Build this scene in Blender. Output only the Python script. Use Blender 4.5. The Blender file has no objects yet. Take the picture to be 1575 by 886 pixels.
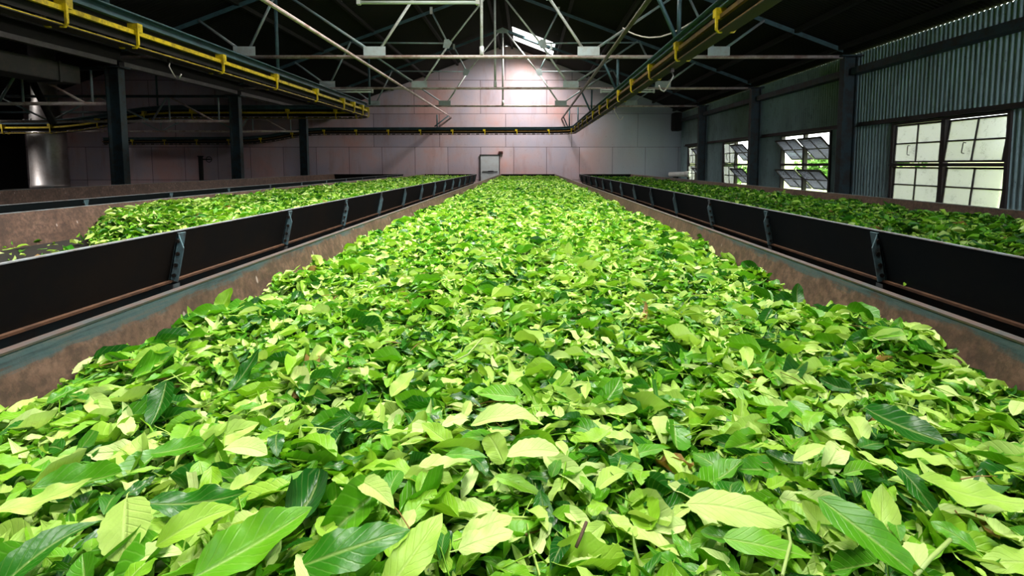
import bpy, bmesh, math, random
import numpy as np
from mathutils import Vector, Matrix

random.seed(7)
RNG = np.random.default_rng(11)
SC = bpy.context.scene
COL = SC.collection
R = math.radians

# ------------------------------------------------------------------ camera, light, exposure
CZ = 1.32                    # eye height; heights below are written as CZ + h
F = 800.0                    # focal length in pixels of the 1575 px wide frame
PITCH = R(4.37)
cam_d = bpy.data.cameras.new('camera')
cam = bpy.data.objects.new('camera', cam_d)
COL.objects.link(cam)
cam.location = (0, 0, CZ)
cam.rotation_euler = (R(90) - PITCH, 0, 0)
cam_d.sensor_width = 36.0
cam_d.lens = 36.0 * F / 1575.0
cam_d.shift_x = -24.5 / 1575.0
cam_d.shift_y = -129.0 / 1575.0
cam_d.clip_start = 0.02
cam_d.clip_end = 300
SC.camera = cam

SC.view_settings.view_transform = 'Standard'
SC.view_settings.look = 'None'
SC.view_settings.gamma = 1
SC.view_settings.use_curve_mapping = False
SC.view_settings.exposure = 0.0
SC.cycles.max_bounces = 6
SC.cycles.diffuse_bounces = 4
SC.cycles.glossy_bounces = 3
SC.cycles.transmission_bounces = 6
SC.cycles.transparent_max_bounces = 8
SC.cycles.sample_clamp_indirect = 6.0
SC.cycles.caustics_reflective = False
SC.cycles.caustics_refractive = False

w = bpy.data.worlds.new('overcast_sky')
SC.world = w
w.use_nodes = True
nt = w.node_tree
nt.nodes['Background'].inputs[0].default_value = (0.92, 0.97, 1.0, 1)
nt.nodes['Background'].inputs[1].default_value = 7.5

RIDGE = -0.78                # x of the ridge
XR, XL = 5.60, -7.0          # right wall, left column row
YW = 19.05                   # far wall
Y0 = -3.6                    # wall behind the viewer
ROOF_A, ROOF_S = 4.30, 0.378 # roof apex above the eye, slope


def roof_h(x):
    return ROOF_A - ROOF_S * abs(x - RIDGE)


def area(name, loc, sx, sy, power, color, normal):
    d = bpy.data.lights.new(name, 'AREA')
    d.shape = 'RECTANGLE'
    d.size, d.size_y = sx, sy
    d.energy = power
    d.color = color
    o = bpy.data.objects.new(name, d)
    COL.objects.link(o)
    o.location = loc
    o.rotation_euler = Vector(normal).to_track_quat('-Z', 'Y').to_euler()
    return o


# translucent roof sheets (daylight): (y0, y1, side, power)
SKY_U = (0.30, 1.62)         # distance from the ridge
SKYLIGHTS = [(-1.0, 1.0, 1, 90), (2.2, 4.2, 1, 310), (5.7, 7.7, 1, 230),
             (9.4, 11.0, 1, 130), (16.2, 16.8, 1, 110), (17.3, 17.9, 1, 160)]
for k, (a, b, s, pw) in enumerate(SKYLIGHTS):
    um = 0.5 * (SKY_U[0] + SKY_U[1])
    x = RIDGE + s * um
    al = area('skylight_daylight', (x, 0.5 * (a + b), CZ + roof_h(x) - 0.07), (SKY_U[1] - SKY_U[0]) * 0.96,
         (b - a) * 0.96, pw, (1.0, 0.97, 0.9), (-s * 0.20, 0, -1))
    al.data.spread = R(128) if 5 < a < 6 else R(94) if a < 15 else R(150)
area('skylight_daylight', (-16.4, 12.3, CZ + 2.6), 0.8, 2.4, 75, (1.0, 0.96, 0.92), (0.35, 0.3, -1)).data.spread = R(100)
# added daylight from an invented opening behind the viewer, grazing the corrugated wall
area('added_daylight', (3.2, Y0 + 0.1, 2.85), 2.6, 1.5, 215, (0.86, 0.96, 1.0), (0.30, 1, -0.02))


# ------------------------------------------------------------------ node helpers
def nmat(name):
    m = bpy.data.materials.new(name)
    m.use_nodes = True
    t = m.node_tree
    return m, t, t.nodes['Principled BSDF']


def N(t, kind, **kw):
    n = t.nodes.new(kind)
    for k, v in kw.items():
        setattr(n, k, v)
    return n


def ramp(t, fac, stops, interp='LINEAR'):
    r = N(t, 'ShaderNodeValToRGB')
    r.color_ramp.interpolation = interp
    e = r.color_ramp.elements
    while len(e) < len(stops):
        e.new(0.5)
    for i, (p, c) in enumerate(stops):
        e[i].position = p
        e[i].color = (*c, 1)
    t.links.new(fac, r.inputs[0])
    return r.outputs[0]


def noise(t, vec, scale, detail=4, rough=0.55):
    n = N(t, 'ShaderNodeTexNoise')
    n.inputs['Scale'].default_value = scale
    n.inputs['Detail'].default_value = detail
    n.inputs['Roughness'].default_value = rough
    if vec is not None:
        t.links.new(vec, n.inputs['Vector'])
    return n.outputs['Fac']


def mapping(t, vec, scale=(1, 1, 1), loc=(0, 0, 0), rot=(0, 0, 0)):
    m = N(t, 'ShaderNodeMapping')
    m.inputs['Scale'].default_value = scale
    m.inputs['Location'].default_value = loc
    m.inputs['Rotation'].default_value = rot
    t.links.new(vec, m.inputs['Vector'])
    return m.outputs[0]


def mix(t, fac, a, b, mode='MIX'):
    m = N(t, 'ShaderNodeMix', data_type='RGBA', blend_type=mode)
    for s, v in ((0, fac), (6, a), (7, b)):
        if isinstance(v, (int, float)):
            m.inputs[s].default_value = v
        elif isinstance(v, tuple):
            m.inputs[s].default_value = (*v, 1)
        else:
            t.links.new(v, m.inputs[s])
    return m.outputs[2]


def math_(t, op, a, b=0.0, c=None):
    m = N(t, 'ShaderNodeMath', operation=op)
    for s, v in ((0, a), (1, b), (2, c)):
        if v is None:
            continue
        if isinstance(v, (int, float)):
            m.inputs[s].default_value = v
        else:
            t.links.new(v, m.inputs[s])
    return m.outputs[0]


def world_pos(t):
    return N(t, 'ShaderNodeNewGeometry').outputs['Position']


def bump(t, height, strength, dist=0.01):
    b = N(t, 'ShaderNodeBump')
    b.inputs['Strength'].default_value = strength
    b.inputs['Distance'].default_value = dist
    t.links.new(height, b.inputs['Height'])
    return b.outputs[0]


def painted(name, base, worn, rust=0.4, rough=0.55, scale=6.0, metal=0.0, amt=0.5, spec=0.35):
    """painted or plain metal with worn patches"""
    m, t, b = nmat(name)
    p = world_pos(t)
    n1 = noise(t, p, scale, 6, 0.65)
    n2 = noise(t, p, scale * 5, 3, 0.6)
    s = math_(t, 'MULTIPLY_ADD', n2, 0.35, n1)
    f = ramp(t, s, [(amt + 0.12, (0, 0, 0)), (amt + 0.3, (1, 1, 1))])
    f2 = math_(t, 'MULTIPLY', f, rust)
    t.links.new(mix(t, f2, base, worn), b.inputs['Base Color'])
    b.inputs['Roughness'].default_value = rough
    b.inputs['Metallic'].default_value = metal
    b.inputs['Specular IOR Level'].default_value = spec
    t.links.new(bump(t, s, 0.15, 0.004), b.inputs['Normal'])
    return m


M = {}
M['teal_steel'] = painted('dark_teal_paint', (0.030, 0.052, 0.062), (0.030, 0.020, 0.015), 0.7)
M['beam_teal'] = painted('blue_teal_paint', (0.050, 0.105, 0.125), (0.03, 0.03, 0.03), 0.5)
M['pipe'] = painted('grey_teal_pipe', (0.30, 0.40, 0.43), (0.32, 0.21, 0.18), 0.55, 0.45)
M['pink_pipe'] = painted('faded_pink_pipe', (0.60, 0.50, 0.48), (0.30, 0.15, 0.11), 0.75, 0.5, 5.0)
M['white_pipe'] = painted('white_pipe', (0.72, 0.75, 0.74), (0.45, 0.38, 0.34), 0.5, 0.45)
M['shade_pipe'] = painted('shade_pipe', (0.10, 0.09, 0.06), (0.05, 0.03, 0.02), 0.6, 0.5)  # shaded side of the right tie pipe put into a dark olive colour
M['plate'] = painted('pale_gusset_paint', (0.55, 0.63, 0.65), (0.40, 0.33, 0.30), 0.35, 0.5)
M['yellow'] = painted('yellow_paint', (0.72, 0.52, 0.008), (0.12, 0.07, 0.015), 0.6, 0.5, 9.0)
M['yellow_dark'] = painted('dark_yellow_paint', (0.030, 0.020, 0.005), (0.015, 0.010, 0.006), 0.8, 0.5, 9.0)  # much darker than the rail yellow, for the track trays
M['rail_brown'] = painted('rusty_yellow_rail', (0.13, 0.070, 0.012), (0.05, 0.03, 0.012), 0.8, 0.5, 9.0)
M['chain'] = painted('greasy_chain_steel', (0.03, 0.028, 0.026), (0.07, 0.045, 0.03), 0.6, 0.4, 20, 0.6)
M['dark'] = painted('sooty_dark', (0.012, 0.011, 0.010), (0.02, 0.015, 0.012), 0.5, 0.9)
M['soot'] = painted('sooty_roof_sheet', (0.010, 0.009, 0.008), (0.014, 0.010, 0.007), 0.6, 0.85, 1.5)
M['purlin'] = painted('dark_purlin', (0.010, 0.009, 0.008), (0.014, 0.010, 0.007), 0.5, 0.85)
M['duct'] = painted('grimy_duct', (0.05, 0.048, 0.046), (0.09, 0.07, 0.06), 0.6, 0.6, 4.0, 0.2)
M['galv'] = painted('galvanised_sheet', (0.60, 0.56, 0.55), (0.42, 0.33, 0.30), 0.5, 0.42, 3.0, 0.8)
M['concrete'] = painted('worn_concrete', (0.09, 0.085, 0.08), (0.05, 0.045, 0.04), 0.6, 0.8, 2.0)
M['frame'] = painted('window_frame_paint', (0.040, 0.034, 0.036), (0.05, 0.03, 0.022), 0.7, 0.6)
M['panel_dark'] = painted('black_brown_side_paint', (0.0045, 0.0042, 0.004), (0.009, 0.006, 0.004), 0.7, 0.6, 3.0, spec=0.12)
M['panel_teal'] = painted('black_teal_side_paint', (0.0045, 0.0075, 0.009), (0.007, 0.009, 0.009), 0.7, 0.6, 3.0, spec=0.12)
M['brace'] = painted('teal_brace_paint', (0.085, 0.15, 0.17), (0.06, 0.04, 0.035), 0.7, 0.5, 14.0)
M['rust'] = painted('rusty_angle', (0.065, 0.028, 0.012), (0.03, 0.013, 0.007), 0.8, 0.7, 12.0)
M['rim'] = painted('scuffed_rim', (0.12, 0.085, 0.075), (0.07, 0.09, 0.095), 0.8, 0.45, 10.0, 0.2)
M['rim_highlight'] = painted('scuffed_highlight_rim', (0.24, 0.27, 0.29), (0.16, 0.12, 0.10), 0.8, 0.45, 10.0)  # pale blue paints in the bright highlight along the side trough rims
M['plenum'] = painted('plenum_teal', (0.030, 0.045, 0.050), (0.05, 0.03, 0.02), 0.6, 0.7, 4.0)
M['red_box'] = painted('dark_red_enamel', (0.12, 0.025, 0.02), (0.04, 0.02, 0.02), 0.5, 0.5)
M['white_plastic'] = painted('white_enamel', (0.70, 0.70, 0.68), (0.45, 0.42, 0.38), 0.4, 0.4)
M['tube_glass'] = painted('unlit_tube', (0.75, 0.80, 0.78), (0.6, 0.62, 0.60), 0.3, 0.25)
M['mesh_floor'] = painted('wire_tray_floor', (0.020, 0.020, 0.018), (0.03, 0.02, 0.015), 0.6, 0.7)
M['cable'] = painted('pale_cable', (0.62, 0.55, 0.50), (0.4, 0.33, 0.30), 0.4, 0.5)
M['bark'] = painted('brown_bark', (0.08, 0.05, 0.03), (0.04, 0.03, 0.02), 0.6, 0.9)


def m_tray_inner():
    m, t, b = nmat('worn_brown_tray_metal')
    g = N(t, 'ShaderNodeTexCoord').outputs['Object']
    n0 = noise(t, g, 1.6, 4, 0.6)
    n1 = noise(t, g, 7.0, 8, 0.72)
    n2 = noise(t, g, 38.0, 6, 0.7)
    n3 = noise(t, mapping(t, g, (90, 5, 90)), 1.0, 5, 0.7)
    base = ramp(t, n1, [(0.32, (0.055, 0.032, 0.024)), (0.48, (0.120, 0.068, 0.048)), (0.60, (0.165, 0.098, 0.070)), (0.74, (0.100, 0.062, 0.050))])
    base = mix(t, ramp(t, n2, [(0.42, (0.75, 0.75, 0.75)), (0.58, (0, 0, 0))]), base, (0.050, 0.032, 0.025))
    sep = N(t, 'ShaderNodeSeparateXYZ')
    t.links.new(g, sep.inputs[0])
    # remains of teal paint along the upper edge, mostly at the near end
    zz = math_(t, 'MULTIPLY_ADD', n1, 0.085, sep.outputs[2])
    zz = math_(t, 'MULTIPLY_ADD', n3, 0.050, zz)
    zz = math_(t, 'MULTIPLY_ADD', n0, 0.050, zz)
    yy = math_(t, 'MULTIPLY_ADD', sep.outputs[1], -0.015, zz)
    f = ramp(t, math_(t, 'SUBTRACT', yy, 0.98), [(0.060, (0, 0, 0)), (0.072, (0.9, 0.9, 0.9))])
    teal = ramp(t, n3, [(0.36, (0.014, 0.034, 0.040)), (0.52, (0.036, 0.075, 0.082)), (0.68, (0.070, 0.075, 0.070))])
    base = mix(t, f, base, teal)
    # pale nicks and short scratches, a few dark holes
    v = N(t, 'ShaderNodeTexVoronoi', feature='F1')
    v.inputs['Scale'].default_value = 1.0
    t.links.new(mapping(t, g, (16, 26, 11), rot=(0.45, 0, 0)), v.inputs['Vector'])
    rnd = N(t, 'ShaderNodeSeparateColor')
    t.links.new(v.outputs['Color'], rnd.inputs[0])
    pick = math_(t, 'GREATER_THAN', rnd.outputs[0], 0.62)
    sc = ramp(t, v.outputs['Distance'], [(0.10, (0.9, 0.9, 0.9)), (0.16, (0, 0, 0))])
    base = mix(t, math_(t, 'MULTIPLY', sc, pick), base, (0.36, 0.29, 0.26))
    v2 = N(t, 'ShaderNodeTexVoronoi', feature='F1')
    v2.inputs['Scale'].default_value = 2.1
    t.links.new(g, v2.inputs['Vector'])
    base = mix(t, ramp(t, v2.outputs['Distance'], [(0.012, (1, 1, 1)), (0.016, (0, 0, 0))]), base, (0.006, 0.005, 0.004))
    t.links.new(base, b.inputs['Base Color'])
    b.inputs['Roughness'].default_value = 0.55
    b.inputs['Specular IOR Level'].default_value = 0.35
    t.links.new(bump(t, math_(t, 'ADD', n1, n2), 0.3, 0.004), b.inputs['Normal'])
    return m


M['tray_inner'] = m_tray_inner()


def m_back_wall():
    m, t, b = nmat('painted_sheet_boarding')
    g = N(t, 'ShaderNodeTexCoord').outputs['Object']
    sep = N(t, 'ShaderNodeSeparateXYZ')
    t.links.new(g, sep.inputs[0])
    com = N(t, 'ShaderNodeCombineXYZ')
    t.links.new(sep.outputs[0], com.inputs[0])
    t.links.new(sep.outputs[2], com.inputs[1])
    xz = com.outputs[0]

    def brick(wd, off, loc):
        k = N(t, 'ShaderNodeTexBrick', offset=off, squash=1.0)
        k.inputs['Scale'].default_value = 1.0
        k.inputs['Brick Width'].default_value = wd
        k.inputs['Row Height'].default_value = 1.2
        k.inputs['Mortar Size'].default_value = 0.009
        k.inputs['Mortar Smooth'].default_value = 0.3
        k.inputs['Color1'].default_value = (0.80, 0.82, 0.86, 1)
        k.inputs['Color2'].default_value = (1, 1, 1, 1)
        k.inputs['Mortar'].default_value = (0, 0, 0, 1)
        t.links.new(mapping(t, xz, loc=loc), k.inputs['Vector'])
        return k
    zl = CZ + 0.63
    lo = brick(1.2, 0.0, (0.52, -zl, 0))
    hi = brick(2.4, 0.62, (-0.68, -zl, 0))
    st = math_(t, 'GREATER_THAN', sep.outputs[2], zl)
    bc = mix(t, st, lo.outputs['Color'], hi.outputs['Color'])
    mo = math_(t, 'ADD', math_(t, 'MULTIPLY', math_(t, 'SUBTRACT', 1.0, st), lo.outputs['Fac']),
               math_(t, 'MULTIPLY', st, hi.outputs['Fac']))
    n1 = noise(t, g, 0.55, 5, 0.6)
    n2 = noise(t, mapping(t, g, (3.0, 3.0, 0.6)), 1.0, 5, 0.65)
    n3 = noise(t, g, 14.0, 4, 0.7)
    base = ramp(t, n1, [(0.36, (0.52, 0.45, 0.54)), (0.50, (0.62, 0.47, 0.51)), (0.64, (0.70, 0.40, 0.38))])
    base = mix(t, ramp(t, n2, [(0.52, (0, 0, 0)), (0.74, (0.6, 0.6, 0.6))]), base, (0.47, 0.27, 0.24))
    base = mix(t, 1.0, base, bc, 'MULTIPLY')
    # cool light at the right-hand end, painted in as a bluish tint
    xs = ramp(t, math_(t, 'MULTIPLY_ADD', n1, 1.2, math_(t, 'MULTIPLY', sep.outputs[0], 1.0)), [(0.0, (0, 0, 0)), (1.0, (0, 0, 0))])
    far = N(t, 'ShaderNodeMapRange')
    far.inputs[1].default_value = 2.6
    far.inputs[2].default_value = 4.2
    t.links.new(math_(t, 'MULTIPLY_ADD', n1, 1.4, sep.outputs[0]), far.inputs[0])
    base = mix(t, math_(t, 'MULTIPLY', far.outputs[0], 0.75), base, (0.27, 0.36, 0.39))
    base = mix(t, ramp(t, n3, [(0.60, (0, 0, 0)), (0.75, (0.35, 0.35, 0.35))]), base, (0.25, 0.16, 0.15))
    base = mix(t, math_(t, 'MULTIPLY', mo, ramp(t, n2, [(0.3, (0.15, 0.15, 0.15)), (0.6, (0.85, 0.85, 0.85))])), base, (0.12, 0.07, 0.07))
    t.links.new(base, b.inputs['Base Color'])
    b.inputs['Roughness'].default_value = 0.55
    t.links.new(bump(t, math_(t, 'SUBTRACT', math_(t, 'MULTIPLY', n1, 0.8), mo), 0.4, 0.01), b.inputs['Normal'])
    return m


M['back_wall'] = m_back_wall()


def m_corrugated():
    m, t, b = nmat('teal_painted_corrugated_sheet')
    g = N(t, 'ShaderNodeTexCoord').outputs['Object']
    n1 = noise(t, mapping(t, g, (1, 1.2, 0.6)), 1.3, 5, 0.6)
    n2 = noise(t, mapping(t, g, (14, 14, 5)), 1.0, 5, 0.7)
    n3 = noise(t, g, 28.0, 3, 0.6)
    base = ramp(t, n1, [(0.32, (0.20, 0.28, 0.30)), (0.55, (0.30, 0.43, 0.46)), (0.75, (0.24, 0.33, 0.36))])
    base = mix(t, ramp(t, n2, [(0.55, (0, 0, 0)), (0.72, (0.7, 0.7, 0.7))]), base, (0.10, 0.12, 0.125))
    base = mix(t, ramp(t, n3, [(0.66, (0, 0, 0)), (0.74, (0.8, 0.8, 0.8))]), base, (0.03, 0.028, 0.026))
    t.links.new(base, b.inputs['Base Color'])
    b.inputs['Roughness'].default_value = 0.5
    t.links.new(bump(t, n2, 0.2, 0.005), b.inputs['Normal'])
    return m


M['corrugated'] = m_corrugated()


def m_pane(name, clear, tint, dirt=0.5):
    m, t, b = nmat(name)
    out = t.nodes['Material Output']
    g = world_pos(t)
    n1 = noise(t, g, 9.0, 5, 0.7)
    n2 = noise(t, g, 60.0, 3, 0.7)
    tr = N(t, 'ShaderNodeBsdfTransparent')
    tr.inputs[0].default_value = (*tint, 1)
    tl = N(t, 'ShaderNodeBsdfTranslucent')
    tl.inputs[0].default_value = (0.92, 0.90, 0.92, 1)
    gl = N(t, 'ShaderNodeBsdfGlossy')
    gl.inputs['Roughness'].default_value = 0.08
    df = N(t, 'ShaderNodeBsdfDiffuse')
    df.inputs[0].default_value = (0.05, 0.05, 0.035, 1)
    a = N(t, 'ShaderNodeMixShader')
    a.inputs[0].default_value = 1 - clear
    t.links.new(tr.outputs[0], a.inputs[1])
    t.links.new(tl.outputs[0], a.inputs[2])
    s = math_(t, 'ADD', math_(t, 'MULTIPLY', n1, 0.7), math_(t, 'MULTIPLY', n2, 0.5))
    d = N(t, 'ShaderNodeMixShader')
    t.links.new(ramp(t, s, [(0.66, (0, 0, 0)), (0.80, (dirt, dirt, dirt))]), d.inputs[0])
    t.links.new(a.outputs[0], d.inputs[1])
    t.links.new(df.outputs[0], d.inputs[2])
    e = N(t, 'ShaderNodeMixShader')
    fr = N(t, 'ShaderNodeFresnel')
    fr.inputs[0].default_value = 1.35
    t.links.new(fr.outputs[0], e.inputs[0])
    t.links.new(d.outputs[0], e.inputs[1])
    t.links.new(gl.outputs[0], e.inputs[2])
    t.links.new(e.outputs[0], out.inputs[0])
    return m


M['pane'] = m_pane('hazy_window_glass', 0.72, (0.95, 0.98, 0.95), 0.5)
M['pane_clear'] = m_pane('dusty_reflection_glass', 0.88, (0.50, 0.55, 0.58), 0.4)  # dark tint stands in for the roof's reflection in the tilted panes


def m_skylight():
    m, t, b = nmat('translucent_roof_sheet')
    b.inputs['Base Color'].default_value = (0.85, 0.83, 0.75, 1)
    b.inputs['Roughness'].default_value = 0.5
    out = t.nodes['Material Output']
    tl = N(t, 'ShaderNodeBsdfTranslucent')
    tl.inputs[0].default_value = (0.9, 0.87, 0.78, 1)
    a = N(t, 'ShaderNodeMixShader')
    a.inputs[0].default_value = 0.75
    t.links.new(b.outputs[0], a.inputs[1])
    t.links.new(tl.outputs[0], a.inputs[2])
    t.links.new(a.outputs[0], out.inputs[0])
    return m


M['skylight'] = m_skylight()


LEAF_STOPS = [(0.0, (0.006, 0.065, 0.008)), (0.18, (0.022, 0.150, 0.006)), (0.40, (0.100, 0.330, 0.008)),
              (0.62, (0.240, 0.460, 0.020)), (0.82, (0.430, 0.610, 0.130)), (0.94, (0.570, 0.720, 0.270)),
              (1.0, (0.30, 0.17, 0.05))]


def m_leaf(name, gain=1.0):
    m, t, b = nmat(name)
    out = t.nodes['Material Output']
    at = N(t, 'ShaderNodeAttribute', attribute_name='tint')
    uv = N(t, 'ShaderNodeUVMap', uv_map='leaf_uv').outputs[0]
    sep = N(t, 'ShaderNodeSeparateXYZ')
    t.links.new(uv, sep.inputs[0])
    u, v = sep.outputs[0], sep.outputs[1]
    au = math_(t, 'ABSOLUTE', math_(t, 'SUBTRACT', v, 0.5))
    mid = ramp(t, au, [(0.015, (1, 1, 1)), (0.06, (0, 0, 0))])
    ph = math_(t, 'MULTIPLY', math_(t, 'SUBTRACT', u, math_(t, 'MULTIPLY', au, 0.55)), 8.0)
    fr = math_(t, 'ABSOLUTE', math_(t, 'SUBTRACT', math_(t, 'FRACT', ph), 0.5))
    side = ramp(t, fr, [(0.03, (1, 1, 1)), (0.14, (0, 0, 0))])
    n1 = noise(t, world_pos(t), 42.0, 4, 0.65)
    n0 = noise(t, world_pos(t), 180.0, 2, 0.6)
    ti = math_(t, 'ADD', at.outputs['Fac'], math_(t, 'MULTIPLY', math_(t, 'SUBTRACT', n1, 0.5), 0.13))
    ti = math_(t, 'MINIMUM', math_(t, 'MAXIMUM', ti, 0.0), 0.955)
    brown = math_(t, 'GREATER_THAN', at.outputs['Fac'], 0.99)
    ti = math_(t, 'MAXIMUM', ti, brown)
    c = ramp(t, ti, LEAF_STOPS)
    c = mix(t, math_(t, 'MULTIPLY', mid, 0.30), c, (0.50, 0.62, 0.20))
    c = mix(t, math_(t, 'MULTIPLY', side, 0.09), c, (0.45, 0.60, 0.18))
    if gain != 1.0:
        c = mix(t, 1.0, c, (gain, gain, gain), 'MULTIPLY')
    t.links.new(c, b.inputs['Base Color'])
    rr = N(t, 'ShaderNodeMapRange')
    t.links.new(at.outputs['Fac'], rr.inputs[0])
    rr.inputs[3].default_value = 0.30
    rr.inputs[4].default_value = 0.58
    b.inputs['Specular IOR Level'].default_value = 0.35
    t.links.new(rr.outputs[0], b.inputs['Roughness'])
    hgt = math_(t, 'ADD', math_(t, 'MULTIPLY', mid, -0.8), math_(t, 'ADD', math_(t, 'MULTIPLY', side, -0.25), math_(t, 'MULTIPLY', n0, 0.35)))
    t.links.new(bump(t, hgt, 0.5, 0.002), b.inputs['Normal'])
    tl = N(t, 'ShaderNodeBsdfTranslucent')
    t.links.new(mix(t, 1.0, c, (1.1, 1.2, 0.5), 'MULTIPLY'), tl.inputs[0])
    a = N(t, 'ShaderNodeMixShader')
    a.inputs[0].default_value = 0.22
    t.links.new(b.outputs[0], a.inputs[1])
    t.links.new(tl.outputs[0], a.inputs[2])
    t.links.new(a.outputs[0], out.inputs[0])
    return m


M['leaf'] = m_leaf('fresh_tea_leaf')


def plain(name, col, rough=0.8):
    m, t, b = nmat(name)
    p = world_pos(t)
    n1 = noise(t, p, 2.5, 5)
    d = tuple(0.55 * c for c in col)
    t.links.new(ramp(t, n1, [(0.35, d), (0.65, col)]), b.inputs['Base Color'])
    b.inputs['Roughness'].default_value = rough
    return m


M['grass'] = plain('meadow_grass', (0.62, 0.74, 0.26))
M['shrub_leaf'] = plain('shrub_leaf', (0.20, 0.42, 0.07))


# ------------------------------------------------------------------ mesh helpers
class MB:
    def __init__(s):
        s.v, s.f = [], []

    def add(s, verts, faces):
        o = len(s.v)
        s.v += [tuple(p) for p in verts]
        s.f += [tuple(i + o for i in q) for q in faces]
        return s

    def box(s, lo, hi):
        x0, y0, z0 = lo
        x1, y1, z1 = hi
        return s.add([(x0, y0, z0), (x1, y0, z0), (x1, y1, z0), (x0, y1, z0), (x0, y0, z1), (x1, y0, z1), (x1, y1, z1), (x0, y1, z1)],
                     [(0, 3, 2, 1), (4, 5, 6, 7), (0, 1, 5, 4), (1, 2, 6, 5), (2, 3, 7, 6), (3, 0, 4, 7)])

    def bar(s, p, q, wdt, hgt, up=(0, 0, 1)):
        p, q = Vector(p), Vector(q)
        d = (q - p).normalized()
        a = d.cross(Vector(up))
        if a.length < 1e-4:
            a = d.cross(Vector((0, 1, 0)))
        a.normalize()
        c = a.cross(d)
        a, c = a * wdt / 2, c * hgt / 2
        return s.add([p - a - c, p + a - c, p + a + c, p - a + c, q - a - c, q + a - c, q + a + c, q - a + c],
                     [(0, 1, 2, 3), (4, 7, 6, 5), (0, 4, 5, 1), (1, 5, 6, 2), (2, 6, 7, 3), (3, 7, 4, 0)])

    def angle(s, p, q, leg, th, a=(0, 0, 1), b=(0, 1, 0)):
        """L-section along p-q with legs in directions a and b"""
        p, q, a, b = Vector(p), Vector(q), Vector(a), Vector(b)
        sec = [(0, 0), (leg, 0), (leg, th), (th, th), (th, leg), (0, leg)]
        vs = [p + a * i + b * j for i, j in sec] + [q + a * i + b * j for i, j in sec]
        fs = [(k, (k + 1) % 6, 6 + (k + 1) % 6, 6 + k) for k in range(6)] + [(5, 4, 3, 2, 1, 0), (6, 7, 8, 9, 10, 11)]
        return s.add(vs, fs)

    def tube(s, pts, r, n=10, cap=True, r2=None):
        pts = [Vector(p) for p in pts]
        m = len(pts)
        ref = None
        vs, fs = [], []
        for i, p in enumerate(pts):
            d = (pts[min(i + 1, m - 1)] - pts[max(i - 1, 0)]).normalized()
            if ref is None:
                ref = d.orthogonal().normalized()
            a = (ref - d * ref.dot(d)).normalized()
            ref = a
            b = d.cross(a)
            rr = r if r2 is None else r + (r2 - r) * i / max(1, m - 1)
            for k in range(n):
                t = 2 * math.pi * k / n
                vs.append(p + a * math.cos(t) * rr + b * math.sin(t) * rr)
        for i in range(m - 1):
            for k in range(n):
                fs.append((i * n + k, i * n + (k + 1) % n, (i + 1) * n + (k + 1) % n, (i + 1) * n + k))
        if cap:
            fs.append(tuple(range(n - 1, -1, -1)))
            fs.append(tuple((m - 1) * n + k for k in range(n)))
        return s.add(vs, fs)

    def lathe(s, prof, c, n=28):
        vs, fs = [], []
        for r, z in prof:
            for k in range(n):
                t = 2 * math.pi * k / n
                vs.append((c[0] + r * math.cos(t), c[1] + r * math.sin(t), c[2] + z))
        m = len(prof)
        for i in range(m - 1):
            for k in range(n):
                fs.append((i * n + k, i * n + (k + 1) % n, (i + 1) * n + (k + 1) % n, (i + 1) * n + k))
        fs.append(tuple(range(n - 1, -1, -1)))
        fs.append(tuple((m - 1) * n + k for k in range(n)))
        return s.add(vs, fs)

    def prism(s, poly, o, a, b, depth):
        """polygon in the plane of unit vectors a, b through o, extruded by vector depth"""
        o, a, b, dv = Vector(o), Vector(a), Vector(b), Vector(depth)
        n = len(poly)
        vs = [o + a * i + b * j for i, j in poly]
        vs += [p + dv for p in vs]
        fs = [tuple(range(n - 1, -1, -1)), tuple(range(n, 2 * n))] + [(k, (k + 1) % n, n + (k + 1) % n, n + k) for k in range(n)]
        return s.add(vs, fs)

    def sweep(s, path, rect):
        """rect = (l0, l1, u0, u1); path of (point, lateral unit vector)"""
        l0, l1, u0, u1 = rect
        vs, fs = [], []
        Z = Vector((0, 0, 1))
        for p, L in path:
            for l, u in ((l0, u0), (l1, u0), (l1, u1), (l0, u1)):
                vs.append(p + L * l + Z * u)
        m = len(path)
        for i in range(m - 1):
            for k in range(4):
                fs.append((i * 4 + k, i * 4 + (k + 1) % 4, (i + 1) * 4 + (k + 1) % 4, (i + 1) * 4 + k))
        fs += [(3, 2, 1, 0), tuple((m - 1) * 4 + k for k in range(4))]
        return s.add(vs, fs)

    def build(s, name, m, parent=None, smooth=False, bevel=0.0):
        off = Vector(parent['_o']) if parent is not None else Vector((0, 0, 0))
        me = bpy.data.meshes.new(name)
        me.from_pydata([tuple(Vector(p) - off) for p in s.v], [], s.f)
        bm = bmesh.new()
        bm.from_mesh(me)
        bmesh.ops.recalc_face_normals(bm, faces=bm.faces)
        if bevel:
            es = [e for e in bm.edges if len(e.link_faces) == 2 and e.calc_face_angle(0) > 0.9]
            bmesh.ops.bevel(bm, geom=es, offset=bevel, segments=2, affect='EDGES', clamp_overlap=True)
        bm.to_mesh(me)
        bm.free()
        if smooth:
            for p in me.polygons:
                p.use_smooth = len(p.vertices) == 4
        me.materials.append(m if not isinstance(m, str) else M[m])
        o = bpy.data.objects.new(name, me)
        COL.objects.link(o)
        if parent is not None:
            o.parent = parent
            o['_o'] = list(off)
        else:
            o['_o'] = [0.0, 0.0, 0.0]
        return o


def tag(o, label, cat, group=None, kind=None):
    o['label'] = label
    o['category'] = cat
    if group:
        o['group'] = group
    if kind:
        o['kind'] = kind
    return o


def thing(name, loc, label, cat, group=None):
    o = bpy.data.objects.new(name, None)
    o.empty_display_size = 0.1
    COL.objects.link(o)
    o.location = loc
    o['_o'] = list(loc)
    return tag(o, label, cat, group)


def struct(o):
    o['kind'] = 'structure'
    return o


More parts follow.
